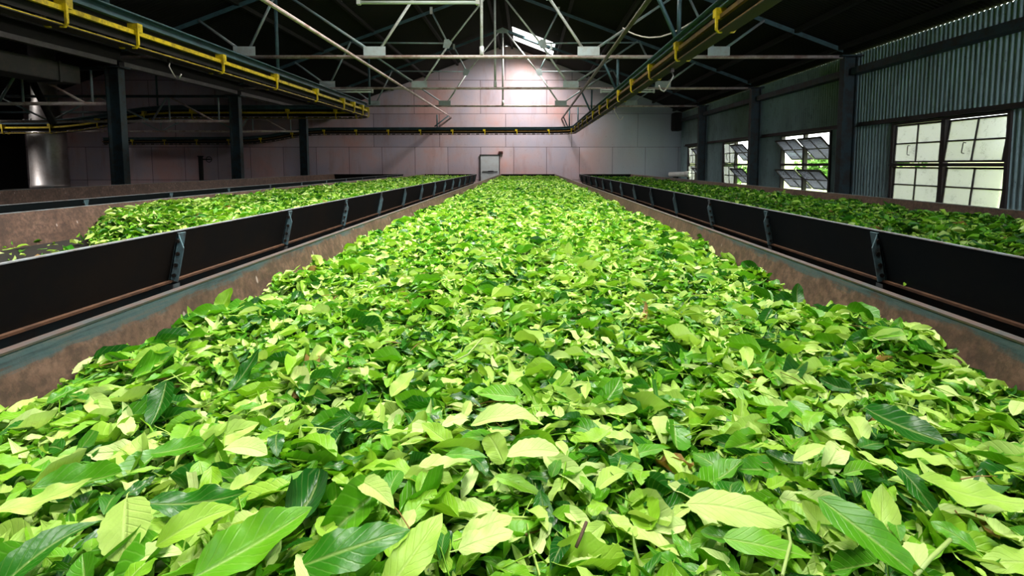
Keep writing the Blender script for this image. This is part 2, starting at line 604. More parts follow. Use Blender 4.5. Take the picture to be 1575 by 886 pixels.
def copy_tree(o, parent=None):
    c = o.copy()
    COL.objects.link(c)
    c.parent = parent
    for ch in list(o.children):
        copy_tree(ch, c)
    return c


FWD = Vector((0, math.cos(PITCH), -math.sin(PITCH)))
UPV = Vector((0, math.sin(PITCH), math.cos(PITCH)))


def ray(u, v):
    return Vector((1, 0, 0)) * ((u - 812) / F) + UPV * (-(v - 314) / F) + FWD


def on_z(u, v, z):
    d = ray(u, v)
    return Vector((0, 0, CZ)) + d * ((z - CZ) / d.z)


def on_y(u, v, y):
    d = ray(u, v)
    return Vector((0, 0, CZ)) + d * (y / d.y)


def H(x, y, h):
    return Vector((x, y, CZ + h))


# ------------------------------------------------------------------ setting
XW = -18.3                       # left wall of the low aisle
struct(MB().box((XW - 0.3, Y0 - 0.3, -0.12), (XR + 0.3, YW + 0.3, 0.0)).build('floor', 'concrete'))


def corr_strip(axis_y, amp, fn):
    pass


def corrugated_roof(name, x0, x1, y0, y1, m, hfn, pitch=0.076, amp=0.011):
    n = int((y1 - y0) / pitch * 6)
    ys = np.linspace(y0, y1, n + 1)
    dz = amp * np.sin(2 * np.pi * ys / pitch)
    b = MB()
    vs, fs = [], []
    for k, y in enumerate(ys):
        vs.append((x0, y, CZ + hfn(x0) + dz[k]))
        vs.append((x1, y, CZ + hfn(x1) + dz[k]))
    for k in range(n):
        fs.append((2 * k, 2 * k + 1, 2 * k + 3, 2 * k + 2))
    b.add(vs, fs)
    return b.build(name, m, smooth=True)


def roof_side(s, tagname):
    xe = XR + 0.02 if s > 0 else XL - 0.05
    xa, xb = RIDGE + s * SKY_U[0], RIDGE + s * SKY_U[1]
    b0 = RIDGE - s * 0.0
    pieces = [(min(xb, xe), max(xb, xe), Y0 - 0.3, YW + 0.25), (min(b0, xa), max(b0, xa), Y0 - 0.3, YW + 0.25)]
    cuts = sorted((a, b) for a, b, ss, _ in SKYLIGHTS if ss == s)
    y = Y0 - 0.3
    for a, b in cuts + [(YW + 0.25, None)]:
        pieces.append((min(xa, xb), max(xa, xb), y, a))
        y = b
    mb = MB()
    pitch, amp = 0.076, 0.011
    for x0, x1, y0, y1 in pieces:
        n = max(1, int((y1 - y0) / pitch * 6))
        vs, fs = [], []
        for k in range(n + 1):
            yy = y0 + (y1 - y0) * k / n
            dz = amp * math.sin(2 * math.pi * yy / pitch)
            vs += [(x0, yy, CZ + roof_h(x0) + dz), (x1, yy, CZ + roof_h(x1) + dz)]
        for k in range(n):
            fs.append((2 * k, 2 * k + 1, 2 * k + 3, 2 * k + 2))
        mb.add(vs, fs)
    struct(mb.build(tagname, 'soot', smooth=True))
    for k, (a, b) in enumerate(cuts):
        struct(corrugated_roof('window_%d' % (10 + k), min(xa, xb), max(xa, xb), a, b, 'skylight', roof_h))


roof_side(1, 'ceiling_right')
roof_side(-1, 'ceiling_left')


def aisle_h(x):
    return 4.0 - 0.362 * abs(x + 13.2)


for nm, xa, xb, ya, yb, mm in (('ceiling_aisle', -13.2, XL + 0.05, Y0 - 0.3, YW + 0.25, 'soot'), ('ceiling_aisle', -15.9, -13.2, Y0 - 0.3, YW + 0.25, 'soot'),
                               ('ceiling_aisle', XW - 0.1, -16.9, Y0 - 0.3, YW + 0.25, 'soot'),
                               ('ceiling_aisle', -16.9, -15.9, Y0 - 0.3, 11.0, 'soot'), ('ceiling_aisle', -16.9, -15.9, 13.6, YW + 0.25, 'soot'),
                               ('window_20', -16.9, -15.9, 11.0, 13.6, 'skylight')):
    struct(corrugated_roof(nm, xa, xb, ya, yb, mm, aisle_h, pitch=0.15))

# far wall (gable outline), wall behind the viewer with an invented opening for the added light, left wall
gab = [(XW - 0.2, 0), (XR + 0.25, 0), (XR + 0.25, CZ + 2.0), (RIDGE + 1.02, CZ + 4.05), (RIDGE + 1.02, CZ + 4.22),
       (RIDGE - 0.82, CZ + 4.22), (RIDGE - 0.82, CZ + 4.12), (XL, CZ + 2.0), (-13.2, CZ + 4.15), (XW - 0.2, CZ + 2.15)]
struct(MB().prism(gab, (0, YW, 0), (1, 0, 0), (0, 0, 1), (0, 0.12, 0)).build('wall_back', 'back_wall'))
bw = MB()
bw.box((XW - 0.2, Y0 - 0.15, 0), (1.85, Y0, CZ + 4.4))
bw.box((4.55, Y0 - 0.15, 0), (XR + 0.3, Y0, CZ + 4.4))
bw.box((1.85, Y0 - 0.15, 3.65), (4.55, Y0, CZ + 4.4))
bw.box((1.85, Y0 - 0.15, 0), (4.55, Y0, 2.05))
struct(bw.build('wall_front', 'dark'))
struct(MB().box((XW - 0.15, Y0, 0), (XW, YW, CZ + 2.12)).build('wall_left', 'dark'))
# closing strip between nave roof and aisle roof above the column row
struct(MB().box((XL - 0.05, Y0, CZ + 1.76), (XL + 0.05, YW, CZ + 1.96)).build('trim_1', 'soot'))

# right wall: corrugated sheets with four window openings
WIN = [(6.05, 8.02), (9.62, 11.5), (13.15, 14.95), (16.5, 18.2)]
WZ0, WZ1 = CZ - 0.60, CZ + 0.625
cw = MB()


def corr_wall(y0, y1, z0, z1, pitch=0.076, amp=0.013):
    n = max(1, int(round((y1 - y0) / pitch * 12)))
    vs, fs = [], []
    for k in range(n + 1):
        y = y0 + (y1 - y0) * k / n
        q = math.sin(2 * math.pi * y / pitch)
        x = XR + amp * math.copysign(abs(q) ** 0.6, q)
        vs += [(x, y, z0), (x, y, z1)]
    for k in range(n):
        fs.append((2 * k, 2 * k + 1, 2 * k + 3, 2 * k + 2))
    cw.add(vs, fs)


corr_wall(Y0, YW, WZ1, CZ + 1.8765)
corr_wall(Y0, YW, 0, WZ0)
ycur = Y0
for a, b in WIN + [(YW, YW)]:
    corr_wall(ycur, a, WZ0, WZ1)
    ycur = b
struct(cw.build('wall_right', 'corrugated', smooth=True))

# purlins under the roof
for s in (1, -1):
    for u in (0.22, 1.75, 2.9, 4.1, 5.3, 6.05):
        if s > 0 and u > 6.2:
            continue
        x = RIDGE + s * u
        z = CZ + roof_h(x) - 0.055
        struct(MB().box((x - 0.035, Y0, z - 0.04), (x + 0.035, YW - 0.01, z + 0.035)).build('roof_purlin', 'purlin'))

# land outside the windows
gm = MB()
nx, ny = 14, 24
vs = []
for i in range(nx + 1):
    for j in range(ny + 1):
        x = 5.9 + 40 * (i / nx) ** 1.6
        y = -10 + 60 * j / ny
        t = min(1, max(0, (x - 6.5) / 9))
        z = 0.15 + (CZ + 0.05) * t * t * (3 - 2 * t) + 0.22 * math.sin(0.5 * x + 0.31 * y) * t + 0.03 * max(0, x - 15)
        vs.append((x, y, z))
fs = [(i * (ny + 1) + j, (i + 1) * (ny + 1) + j, (i + 1) * (ny + 1) + j + 1, i * (ny + 1) + j + 1) for i in range(nx) for j in range(ny)]
struct(gm.add(vs, fs).build('ground', 'grass', smooth=True))


# ------------------------------------------------------------------ windows
def window(idx, y0, y1, near_tilt, far_tilt, pane_m):
    """steel window: two bays wide, two rows of 2x2-pane casements; tilt in degrees (top leans into the room)"""
    root = bpy.data.objects.new('window_%d' % idx, None)
    COL.objects.link(root)
    root.location = (XR, 0.5 * (y0 + y1), WZ0)
    root['_o'] = list(root.location)
    root['kind'] = 'structure'
    x = XR
    fr = MB()
    t = 0.03
    ym = 0.5 * (y0 + y1)
    fr.box((x - 0.04, y0, WZ0), (x + 0.04, y0 + t * 1.5, WZ1)).box((x - 0.04, y1 - t * 1.5, WZ0), (x + 0.04, y1, WZ1))
    fr.box((x - 0.04, y0 + t * 1.5, WZ1 - t), (x + 0.04, y1 - t * 1.5, WZ1)).box((x - 0.06, y0 + t * 1.5, WZ0), (x + 0.04, y1 - t * 1.5, WZ0 + t))
    fr.box((x - 0.035, ym - 0.035, WZ0 + t), (x + 0.035, ym + 0.035, WZ1 - t))
    zm = CZ + 0.0
    fr.box((x - 0.045, y0 + t * 1.5, zm - 0.03), (x + 0.045, ym - 0.035, zm + 0.02)).box((x - 0.045, ym + 0.035, zm - 0.03), (x + 0.045, y1 - t * 1.5, zm + 0.02))
    fr.build('window_frame', 'frame', root)
    for (a, b, tilt) in ((y0 + t * 1.5, ym - 0.035, near_tilt), (ym + 0.035, y1 - t * 1.5, far_tilt)):
        for (z0, z1) in ((WZ0 + t, zm - 0.03), (zm + 0.02, WZ1 - t)):
            a2, b2, z02, z12 = a + 0.004, b - 0.004, z0 + 0.004, z1 - 0.004
            zc = 0.5 * (z02 + z12)
            ang = R(tilt[0] if z0 < zm - 0.1 else tilt[1])
            mb, pg = MB(), MB()
            st = 0.025
            ymid, zmid = 0.5 * (a2 + b2), zc
            for box in ((a2, a2 + st, z02, z12), (b2 - st, b2, z02, z12), (a2 + st, b2 - st, z02, z02 + st), (a2 + st, b2 - st, z12 - st, z12),
                        (ymid - 0.011, ymid + 0.011, z02 + st, z12 - st), (a2 + st, ymid - 0.011, zmid - 0.009, zmid + 0.009), (ymid + 0.011, b2 - st, zmid - 0.009, zmid + 0.009)):
                mb.box((-0.013, box[0], box[2]), (0.013, box[1], box[3]))
            pg.box((-0.002, a2 + st * 0.5, z02 + st * 0.5), (0.002, b2 - st * 0.5, z12 - st * 0.5))
            # pull handle and stay
            hd = MB()
            yh = ymid + 0.12
            hd.tube([(-0.015, yh, zc - 0.17), (-0.045, yh, zc - 0.17), (-0.05, yh, zc - 0.155), (-0.05, yh, zc - 0.05), (-0.045, yh, zc - 0.035), (-0.015, yh, zc - 0.035)], 0.006, 6)
            for q in (mb, pg, hd):
                c, sn = math.cos(ang), math.sin(ang)
                q.v = [(x + p[0] * c - (p[2] - zc) * sn, p[1], zc + p[0] * sn + (p[2] - zc) * c) for p in q.v]
            sash = mb.build('sash', 'frame', root)
            pg.build('pane', pane_m if max(map(abs, tilt)) > 20 else 'pane', sash)
            if z0 > zm - 0.1 and abs(tilt[1]) < 20:
                hd.build('handle', 'frame', sash)
    return root


window(1, *WIN[0], (-5, -7), (-2, -2), 'pane')
window(2, *WIN[1], (44, 44), (44, 44), 'pane_clear')
window(3, *WIN[2], (44, 44), (3, 3), 'pane_clear')
window(4, *WIN[3], (44, 44), (3, 3), 'pane_clear')

# hatch door in the far wall
yd = YW - 0.001
dr = bpy.data.objects.new('door_1', None)
COL.objects.link(dr)
dr.location = (-1.38, YW, 0)
dr['_o'] = list(dr.location)
dr['kind'] = 'structure'
MB().box((-1.72, YW - 0.05, 0.02), (-1.05, YW - 0.002, CZ + 0.33)).build('door_panel', painted('pale_grey_door_paint', (0.50, 0.52, 0.55), (0.42, 0.36, 0.36), 0.4), dr)
fr = MB().box((-1.745, YW - 0.06, 0.0), (-1.72, YW - 0.002, CZ + 0.33)).box((-1.05, YW - 0.06, 0.0), (-1.025, YW - 0.002, CZ + 0.33)).box((-1.76, YW - 0.07, CZ + 0.33), (-1.01, YW - 0.002, CZ + 0.36))
fr.build('door_frame', 'frame', dr)
MB().box((-1.66, YW - 0.075, CZ - 0.262), (-1.10, YW - 0.05, CZ - 0.248)).box((-1.45, YW - 0.09, CZ - 0.25), (-1.25, YW - 0.05, CZ - 0.23)).build('door_handle', 'chain', dr)


# ------------------------------------------------------------------ steel columns
def column(x, y, top, label, group):
    r = thing('steel_column', (x, y, 0), label, 'column', group)
    b = MB()
    b.box((x - 0.115, y - 0.07, 0.02), (x - 0.095, y + 0.07, top)).box((x + 0.095, y - 0.07, 0.02), (x + 0.115, y + 0.07, top)).box((x - 0.095, y - 0.010, 0.02), (x + 0.095, y + 0.010, top))
    b.build('shaft', 'teal_steel', r)
    MB().box((x - 0.2, y - 0.15, 0), (x + 0.2, y + 0.15, 0.02)).build('base_plate', 'teal_steel', r)
    MB().box((x - 0.19, y - 0.12, top), (x + 0.19, y + 0.12, top + 0.025)).build('cap_plate', 'teal_steel', r)
    return r


TY = [5.33, 8.95, 12.58, 16.36]
for y, lb in ((TY[1], 'dark teal steel column on the right wall between the large closed window and the tilted one'),
              (TY[2], 'dark teal steel column on the right wall, second from the viewer'),
              (TY[3], 'dark teal steel column on the right wall nearest the far end wall')):
    column(XR - 0.17, y, CZ + 1.80, lb, 'columns along the corrugated wall')
for y, lb in ((TY[1], 'dark teal steel column nearest the viewer in the left row, beside the silver stack'),
              (TY[2], 'dark teal steel column in the middle of the left row'),
              (TY[3], 'dark teal steel column at the far end of the left row')):
    column(XL, y, CZ + 1.62, lb, 'columns of the left row')

# rails along the right wall, per bay
bays = [(Y0 + 0.1, TY[1], 'over the large closed window'), (TY[1], TY[2], 'over the nearest tilted-open window'),
        (TY[2], TY[3], 'over the second window from the far wall'), (TY[3], YW, 'over the window nearest the far wall')]
for a, b, lb in bays:
    a2, b2 = a + 0.095, b - (0.095 if b < YW else 0.5)
    o = MB().box((XR - 0.19, a2, CZ + 1.50), (XR - 0.175, b2, CZ + 1.61)).box((XR - 0.175, a2, CZ + 1.50), (XR - 0.018, b2, CZ + 1.515)).box((XR - 0.175, a2, CZ + 1.595), (XR - 0.018, b2, CZ + 1.61)).build('eave_channel', 'teal_steel')
    tag(o, 'dark steel channel high on the wall ' + lb, 'beam', 'eave channels on the right wall')
    o = MB().angle((XR - 0.018, a2, CZ + 0.635), (XR - 0.018, b2, CZ + 0.635), 0.07, 0.012, (-1, 0, 0), (0, 0, 1)).build('girt_rail', 'frame')
    tag(o, 'thin dark steel rail on the wall just ' + lb.replace('over', 'above'), 'rail', 'window-head rails on the right wall')

# eave beam over the left column row, per bay, and the duct behind it
for a, b, lb in ((Y0 + 0.1, TY[1], 'running from the viewer to the nearest left column'), (TY[1], TY[2], 'between the first and second left columns'),
                 (TY[2], TY[3], 'between the second and last left columns'), (TY[3], YW - 0.01, 'from the last left column to the far wall')):
    o = MB().box((XL + 0.02, a + 0.08, CZ + 1.665), (XL + 0.115, b - (0.08 if b < YW - 0.1 else 0), CZ + 1.74)).build('eave_beam', painted('dim_grey_beam_paint', (0.13, 0.12, 0.12), (0.07, 0.06, 0.055), 0.5))
    tag(o, 'dim grey eave beam ' + lb, 'beam', 'eave beams over the left columns')
du = thing('air_duct', (XL - 0.55, 5, CZ + 1.3), 'grimy dark rectangular duct hung under the left aisle roof, ending by the nearest column', 'duct')
MB().box((XL - 0.78, Y0 + 0.2, CZ + 1.30), (XL - 0.28, 8.6, CZ + 1.58)).build('casing', 'duct', du, bevel=0.01)
for k in range(6):
    y = 2.2 + 1.2 * k
    MB().box((XL - 0.80, y, CZ + 1.28), (XL - 0.26, y + 0.04, CZ + 1.60)).build('flange', 'duct', du)


# ------------------------------------------------------------------ roof trusses
def truss(y):
    r = thing('roof_truss', (RIDGE, y, CZ + 1.85), 'x', 'truss', 'main roof trusses')
    P = lambda u, h: H(RIDGE + u, y, h)
    top = lambda u: 4.18 - 0.364 * abs(u)
    ends = (-6.08, 6.1)
    MB().tube([P(ends[0], 1.81), P(ends[1], 1.81)], 0.030, 10).build('bottom_chord', 'pink_pipe', r, True)
    for s, e in ((-1, ends[0]), (1, ends[1])):
        MB().angle(P(0, 4.18), P(e, top(e)), 0.075, 0.01, (0, 0, -1), (0, 1, 0)).build('top_chord', 'beam_teal', r)
    MB().tube([P(0, 4.10), P(0, 1.98)], 0.026, 10).tube([P(0, 1.98), P(0, 1.84)], 0.036, 10).build('king_post', 'white_pipe', r, True)
    for s in (-1, 1):
        MB().tube([P(s * 1.74, 1.90), P(s * 1.10, 2.83)], 0.024, 8).tube([P(s * 1.10, 2.83), P(s * 0.06, 4.12)], 0.022, 8).build('main_diagonal', 'white_pipe' if True else 'pipe', r, True)
        MB().tube([P(s * 1.12, 2.86), P(s * 1.5, top(1.5) - 0.03)], 0.022, 8).build('short_strut', 'pipe', r, True)
        MB().tube([P(s * 1.12, 2.86), P(s * 3.4, 2.88)], 0.018, 8).build('horizontal_tie', 'pipe', r, True)
        MB().tube([P(s * 1.86, 1.90), P(s * 3.38, top(3.38) - 0.04)], 0.022, 8).build('diagonal', 'pipe', r, True)
        MB().tube([P(s * 3.94, 1.90), P(s * 3.42, top(3.42) - 0.04)], 0.022, 8).build('diagonal', 'pipe', r, True)
        MB().tube([P(s * 4.04, 1.90), P(s * 4.75, top(4.75) - 0.04)], 0.022, 8).build('diagonal', 'pipe', r, True)
        for u, mm in ((1.80, 'plate'), (3.99, 'plate')):
            c = P(s * u, 1.90)
            MB().box((c.x - 0.185, y - 0.037, c.z - 0.075), (c.x + 0.185, y - 0.030, c.z + 0.075)).build('gusset_plate', mm, r)
        for u, hh in ((1.11, 2.85),):
            c = P(s * u, hh)
            pl = [(-0.12, -0.10), (0.02, -0.12), (0.10, 0.02), (0.02, 0.10), (-0.09, 0.09)]
            MB().prism([(s * -i, j) for i, j in pl], c + Vector((0, -0.035, 0)), (1, 0, 0), (0, 0, 1), (0, 0.006, 0)).build('node_plate', 'plate', r)
        c = P(s * 1.5, top(1.5))
        MB().box((c.x - 0.03, y - 0.03, c.z - 0.10), (c.x + 0.03, y + 0.0, c.z + 0.06)).build('purlin_cleat', 'white_pipe', r)
    MB().prism([(-0.16, -0.14), (0.16, -0.14), (0.2, -0.06), (0, 0.03), (-0.2, -0.06)], P(0, 4.16) + Vector((0, -0.036, 0)), (1, 0, 0), (0, 0, 1), (0, 0.006, 0)).build('apex_plate', 'plate', r)
    return r


T1 = truss(TY[1])
T1['label'] = 'nearest full pipe roof truss, whose pale bottom chord crosses the frame above the yellow tracks'
for y, lb in ((TY[0], 'pipe roof truss above the viewer carrying the white tube lamp'),
              (TY[2], 'second full pipe roof truss, one bay beyond the nearest'),
              (TY[3], 'pipe roof truss closest to the far gable wall')):
    c = copy_tree(T1)
    c.location.y = y
    c['label'] = lb


# low trusses across the left aisle
def aisle_truss(y):
    r = thing('aisle_truss', (XL - 0.2, y, CZ + 1.03), 'x', 'truss', 'low trusses across the left aisle')
    x0, x1 = XL - 0.15, XW + 0.15
    MB().tube([H(x0, y, 1.03), H(x1, y, 1.03)], 0.03, 8).build('bottom_chord', 'pink_pipe', r, True)
    MB().bar(H(x0, y, 1.62), H(x1, y, 1.62), 0.06, 0.06).build('top_chord', 'teal_steel', r)
    for k, (xa, xb, mm) in enumerate(((-8.55, -7.55, 'pink_pipe'), (-8.62, -9.0, 'pipe'), (-10.2, -9.1, 'pipe'), (-10.3, -11.4, 'pipe'), (-12.6, -11.5, 'pipe'), (-12.7, -13.8, 'pink_pipe'), (-15.0, -13.9, 'pipe'), (-15.1, -16.3, 'pipe'))):
        MB().tube([H(xa, y, 1.60), H(xb, y, 1.05)], 0.022, 8).build('diagonal', mm, r, True)
    for xa in (-7.4, -8.58, -11.45, -13.85):
        MB().tube([H(xa, y, 1.60), H(xa, y, 1.05)], 0.018, 8).build('post', 'pipe', r, True)
    return r


A1 = aisle_truss(TY[1])
A1['label'] = 'nearest low truss of the left aisle, joining the column beside the silver stack'
for y, lb in ((TY[2], 'low truss of the left aisle joining the middle left column'), (TY[3], 'low truss of the left aisle joining the last left column')):
    c = copy_tree(A1)
    c.location.y = y
    c['label'] = lb

# long tie pipes
o = MB().tube([H(-2.77, Y0 + 0.1, 1.735), H(-2.77, YW - 0.02, 1.70)], 0.026, 10).build('tie_pipe', 'pink_pipe', smooth=True)
tag(o, 'long rusty pink tie pipe running to the far wall left of the ridge', 'pipe')
o = MB().tube([H(1.27, Y0 + 0.1, 1.735), H(1.22, YW - 0.02, 1.64)], 0.028, 10).build('tie_pipe', 'shade_pipe', smooth=True)
tag(o, 'long tie pipe coloured as if shaded, running to the far wall right of the ridge', 'pipe')
# drooping cable
p0, p1 = on_y(958, 43, 8.1), on_y(1113, -2, 6.4)
cpts = []
for (u, v), tt in zip([(958, 43), (967, 49), (976, 53), (988, 56.5), (999, 58), (1015, 57), (1032, 51.5), (1048, 44), (1065, 34), (1088, 18), (1113, -2), (1140, -24)], np.linspace(0, 1, 12)):
    cpts.append(on_y(u, v, 8.1 - 1.0 * tt))
tag(MB().tube(cpts, 0.011, 6).build('hanging_cable', 'cable', smooth=True), 'thin pale cable drooping from the truss above the right yellow track', 'cable')


# ------------------------------------------------------------------ overhead conveyor tracks
def make_path(pts, rad=0.8, step=0.35):
    """rounded polyline -> list of (point, lateral) ; lateral = right-hand side of travel"""
    P = [Vector(p) for p in pts]
    out = [P[0]]
    for i in range(1, len(P) - 1):
        a, b, c = P[i - 1], P[i], P[i + 1]
        d1, d2 = (a - b), (c - b)
        rr = min(rad, d1.length * 0.45, d2.length * 0.45)
        s, e = b + d1.normalized() * rr, b + d2.normalized() * rr
        for k in range(9):
            t = k / 8
            out.append(s * (1 - t) ** 2 + b * 2 * t * (1 - t) + e * t * t)
    out.append(P[-1])
    res = []
    for i, p in enumerate(out):
        d = out[min(i + 1, len(out) - 1)] - out[max(i - 1, 0)]
        d.z = 0
        d.normalize()
        res.append((p, Vector((d.y, -d.x, 0))))
    return res


def along(path, dist):
    for (p, l), (q, m_) in zip(path, path[1:]):
        L = (q - p).length
        if dist <= L:
            t = dist / L
            return p.lerp(q, t), (l.lerp(m_, t)).normalized()
        dist -= L
    return path[-1]


def path_len(path):
    return sum((q[0] - p[0]).length for p, q in zip(path, path[1:]))


def track(name, pts, k, dists, sides, hangers, label, rail='yellow'):
    """pts: line of the bracket tops; k: size factor; the beam sits above"""
    path = make_path(pts)
    r = thing(name, tuple(path[0][0]), label, 'conveyor track', 'overhead conveyor tracks')
    S = lambda a: tuple(k * q for q in a)
    b = MB().sweep(path, S((-0.075, 0.075, 0.125, 0.14))).sweep(path, S((-0.008, 0.008, 0.045, 0.125))).sweep(path, S((-0.075, 0.075, 0.03, 0.045)))
    b.build('beam', 'beam_teal', r)
    for s in sides:
        a0, a1 = sorted((s * 0.035, s * 0.075))
        MB().sweep(path, S((a0, a1, -0.085, -0.04))).build('upper_rail', rail, r)
    MB().sweep(path, S((-0.08, 0.08, -0.222, -0.212))).build('tray', 'yellow_dark', r)
    for s in (-1, 1):
        a0, a1 = sorted((s * 0.072, s * 0.08))
        MB().sweep(path, S((a0, a1, -0.212, -0.204))).build('lower_rail', rail, r)
    MB().sweep(path, S((-0.006, 0.006, -0.16, 0.03))).build('gap_dark_sheet', 'dark', r)  # added dark sheet painting the black gap between rails, hides the rail behind
    # chain: short links standing on the tray centre
    ch = MB()
    L = path_len(path)
    n = int(min(L, 40) / 0.16)
    for i in range(n):
        p, l = along(path, i * L / n + 0.02)
        q, l2 = along(path, min(L, i * L / n + 0.13))
        ch.bar(p + Vector((0, 0, -0.185 * k)), q + Vector((0, 0, -0.185 * k)), 0.016, 0.022 if i % 2 else 0.012)
    ch.build('chain', 'chain', r)
    # C-shaped clamp brackets
    outl = [(0.0, 0.03), (0.115, 0.03), (0.115, -0.195), (0.085, -0.235), (0.045, -0.235), (0.045, -0.222), (0.092, -0.205), (0.092, -0.09), (0.045, -0.085), (0.03, -0.035), (0.0, -0.03)]
    for dd in dists:
        p, l = along(path, dd)
        d = Vector((-l.y, l.x, 0))
        mb = MB()
        for s in sides:
            mb.prism([(s * i * k, j * k) for i, j in outl], p - d * 0.012, l, (0, 0, 1), d * 0.024)
            mb.prism([(0.03 * k, 0.03 * k), (0.115 * k, 0.03 * k), (0.115 * k, -0.06 * k), (0.08 * k, -0.06 * k)] if s > 0 else [(-0.03 * k, 0.03 * k), (-0.115 * k, 0.03 * k), (-0.115 * k, -0.06 * k), (-0.08 * k, -0.06 * k)], p + d * 0.012, l, (0, 0, 1), d * 0.05)
        mb.build('bracket', 'yellow', r)
    for (a, bt, rad) in hangers:
        MB().tube([a, bt], rad, 8).build('hanger', 'beam_teal', r, True)
    return r


# right track: along the trough, round the corner, across the far wall, dipping into the left aisle
hr = 1.18
RX = 1.53
ptsR = [H(RX, Y0 + 0.3, hr), H(RX, 18.0, hr), H(-7.6, 18.0, hr - 0.02), H(-9.2, 18.0, hr - 0.33), H(-14.6, 18.0, hr - 0.36)]
# bracket distances from the start of the path
br = [y - (Y0 + 0.3) for y in (2.99, 4.11, 5.22, 6.35, 7.46, 8.55, 9.66, 10.75, 11.87, 12.98, 14.1, 15.2, 16.3)]
pR = make_path(ptsR)
LR = path_len(pR)
br += [b for b in np.arange(br[-1] + 1.1, LR, 1.1)]
hang = []
for y in (TY[0], TY[1], TY[2]):
    hang.append((H(RX, y + 0.06, 1.78), H(RX, y + 0.06, 1.27), 0.022))
    hang.append((H(RX - 0.30, y + 0.06, 1.86), H(RX - 0.03, y + 0.06, 1.28), 0.022))
for u in (674, 888, 875):
    x = (u - 812) / 44.3
    hang.append((H(x, 18.0, 1.95 if x > 0 else 1.70), H(x, 18.0, hr + 0.09), 0.024))
hang.append((H(-2.75, 18.2, 1.68), H(-3.2, 18.0, hr + 0.12), 0.022))
hang.append((H(1.24, 18.2, 1.62), H(1.36, 18.0, hr + 0.12), 0.022))
track('overhead_track', ptsR, 0.72, br, (-1, 1), hang, 'yellow overhead conveyor track on the right that turns across the far wall', 'rail_brown')

# left track: runs away from the viewer, then turns left into the aisle
hl = 1.465
LX = -4.26
ptsL = [H(LX, Y0 + 0.3, hl), H(LX, 14.35, hl), H(-10.2, 14.35, hl), H(-12.6, 14.35, hl - 0.40), H(-17.6, 14.35, hl - 0.42)]
pL = make_path(ptsL)
LL = path_len(pL)
bl = [y - (Y0 + 0.3) for y in (2.2, 3.35, 4.80, 5.66, 7.22, 8.75, 10.4, 11.9, 12.6, 13.25)]
bl += [bl[-1] + d for d in (0.55, 1.1, 1.75)]
bl += [b for b in np.arange(bl[-1] + 1.3, LL, 1.3)]
hang = [(H(LX, TY[1] + 0.06, roof_h(LX) - 0.16), H(LX, TY[1] + 0.06, hl + 0.13), 0.030),
        (H(LX, TY[0] + 0.06, roof_h(LX) - 0.16), H(LX, TY[0] + 0.06, hl + 0.13), 0.030),
        (H(LX + 0.02, 14.1, roof_h(LX) - 0.1), H(LX + 0.02, 14.1, hl + 0.13), 0.030),
        (H(-10.1, 14.35, aisle_h(-10.1) - 0.1), H(-10.1, 14.35, hl + 0.13), 0.022)]
track('overhead_track', ptsL, 1.0, bl, (-1, 1), hang, 'yellow overhead conveyor track on the left that turns into the dark aisle')


# carrier hooks hanging from the tracks
def hook(p, label, s=1.0, flip=1):
    r = thing('carrier_hook', tuple(p), label, 'hook', 'carrier hooks under the overhead tracks')
    p = Vector(p)
    V = lambda x, z: p + Vector((x * s * flip, 0, z * s))
    MB().box(tuple(V(-0.02 * flip, -0.05) - Vector((0, 0.03, 0))), tuple(V(0.02 * flip, 0.0) + Vector((0, 0.03, 0)))).build('trolley', 'chain', r)
    MB().tube([V(0, -0.04), V(-0.02, -0.10), V(0.07, -0.27)], 0.008, 6).build('rod', 'galv', r, True)
    MB().tube([V(0.07, -0.27), V(0.10, -0.30), V(0.14, -0.28), V(0.17, -0.22)], 0.008, 6).build('hook_end', 'galv', r, True)
    return r


hook(H(LX, 6.3, hl - 0.225), 'small wire hook hanging under the left yellow track', 0.75)
hook(H(RX, 5.62, hr - 0.165), 'small wire hook hanging under the near half of the right yellow track', 0.8, -1)
hook(H(RX + 0.0, 9.2, hr - 0.165), 'small wire hook hanging under the right yellow track, beyond the nearest truss', 0.8)


# ------------------------------------------------------------------ tube lamps
def tube_lamp(x0, x1, y, h, label, up):
    r = thing('tube_lamp', (0.5 * (x0 + x1), y, CZ + h), label, 'lamp', 'unlit tube lamps under the trusses')
    z = CZ + h
    MB().box((x0, y - 0.035, z + 0.035), (x1, y + 0.035, z + 0.065)).build('batten', 'white_plastic', r, bevel=0.006)
    MB().tube([(x0 + 0.04, y, z), (x1 - 0.04, y, z)], 0.018, 10).build('tube', 'tube_glass', r, True)
    for x in (x0, x1 - 0.04):
        MB().box((x, y - 0.024, z - 0.024), (x + 0.04, y + 0.024, z + 0.035)).build('end_cap', 'white_plastic', r, bevel=0.005)
    for x in (x0 + 0.15, x1 - 0.15):
        MB().tube([(x, y, z + 0.065), (x, y, CZ + up)], 0.006, 6).build('hanger_rod', 'chain', r)
    return r


tube_lamp(-1.80, -0.51, 5.62, on_y(650, 4, 5.62).z - CZ, 'white tube lamp at the top centre, nearest the viewer', 3.6)
tube_lamp(1.70, 2.98, 12.40, 1.70, 'dim white tube lamp hung right of the right yellow track', 1.80)
tube_lamp(-4.92, -3.64, 12.40, 1.70, 'dim white tube lamp hung behind the left yellow track', 1.80)

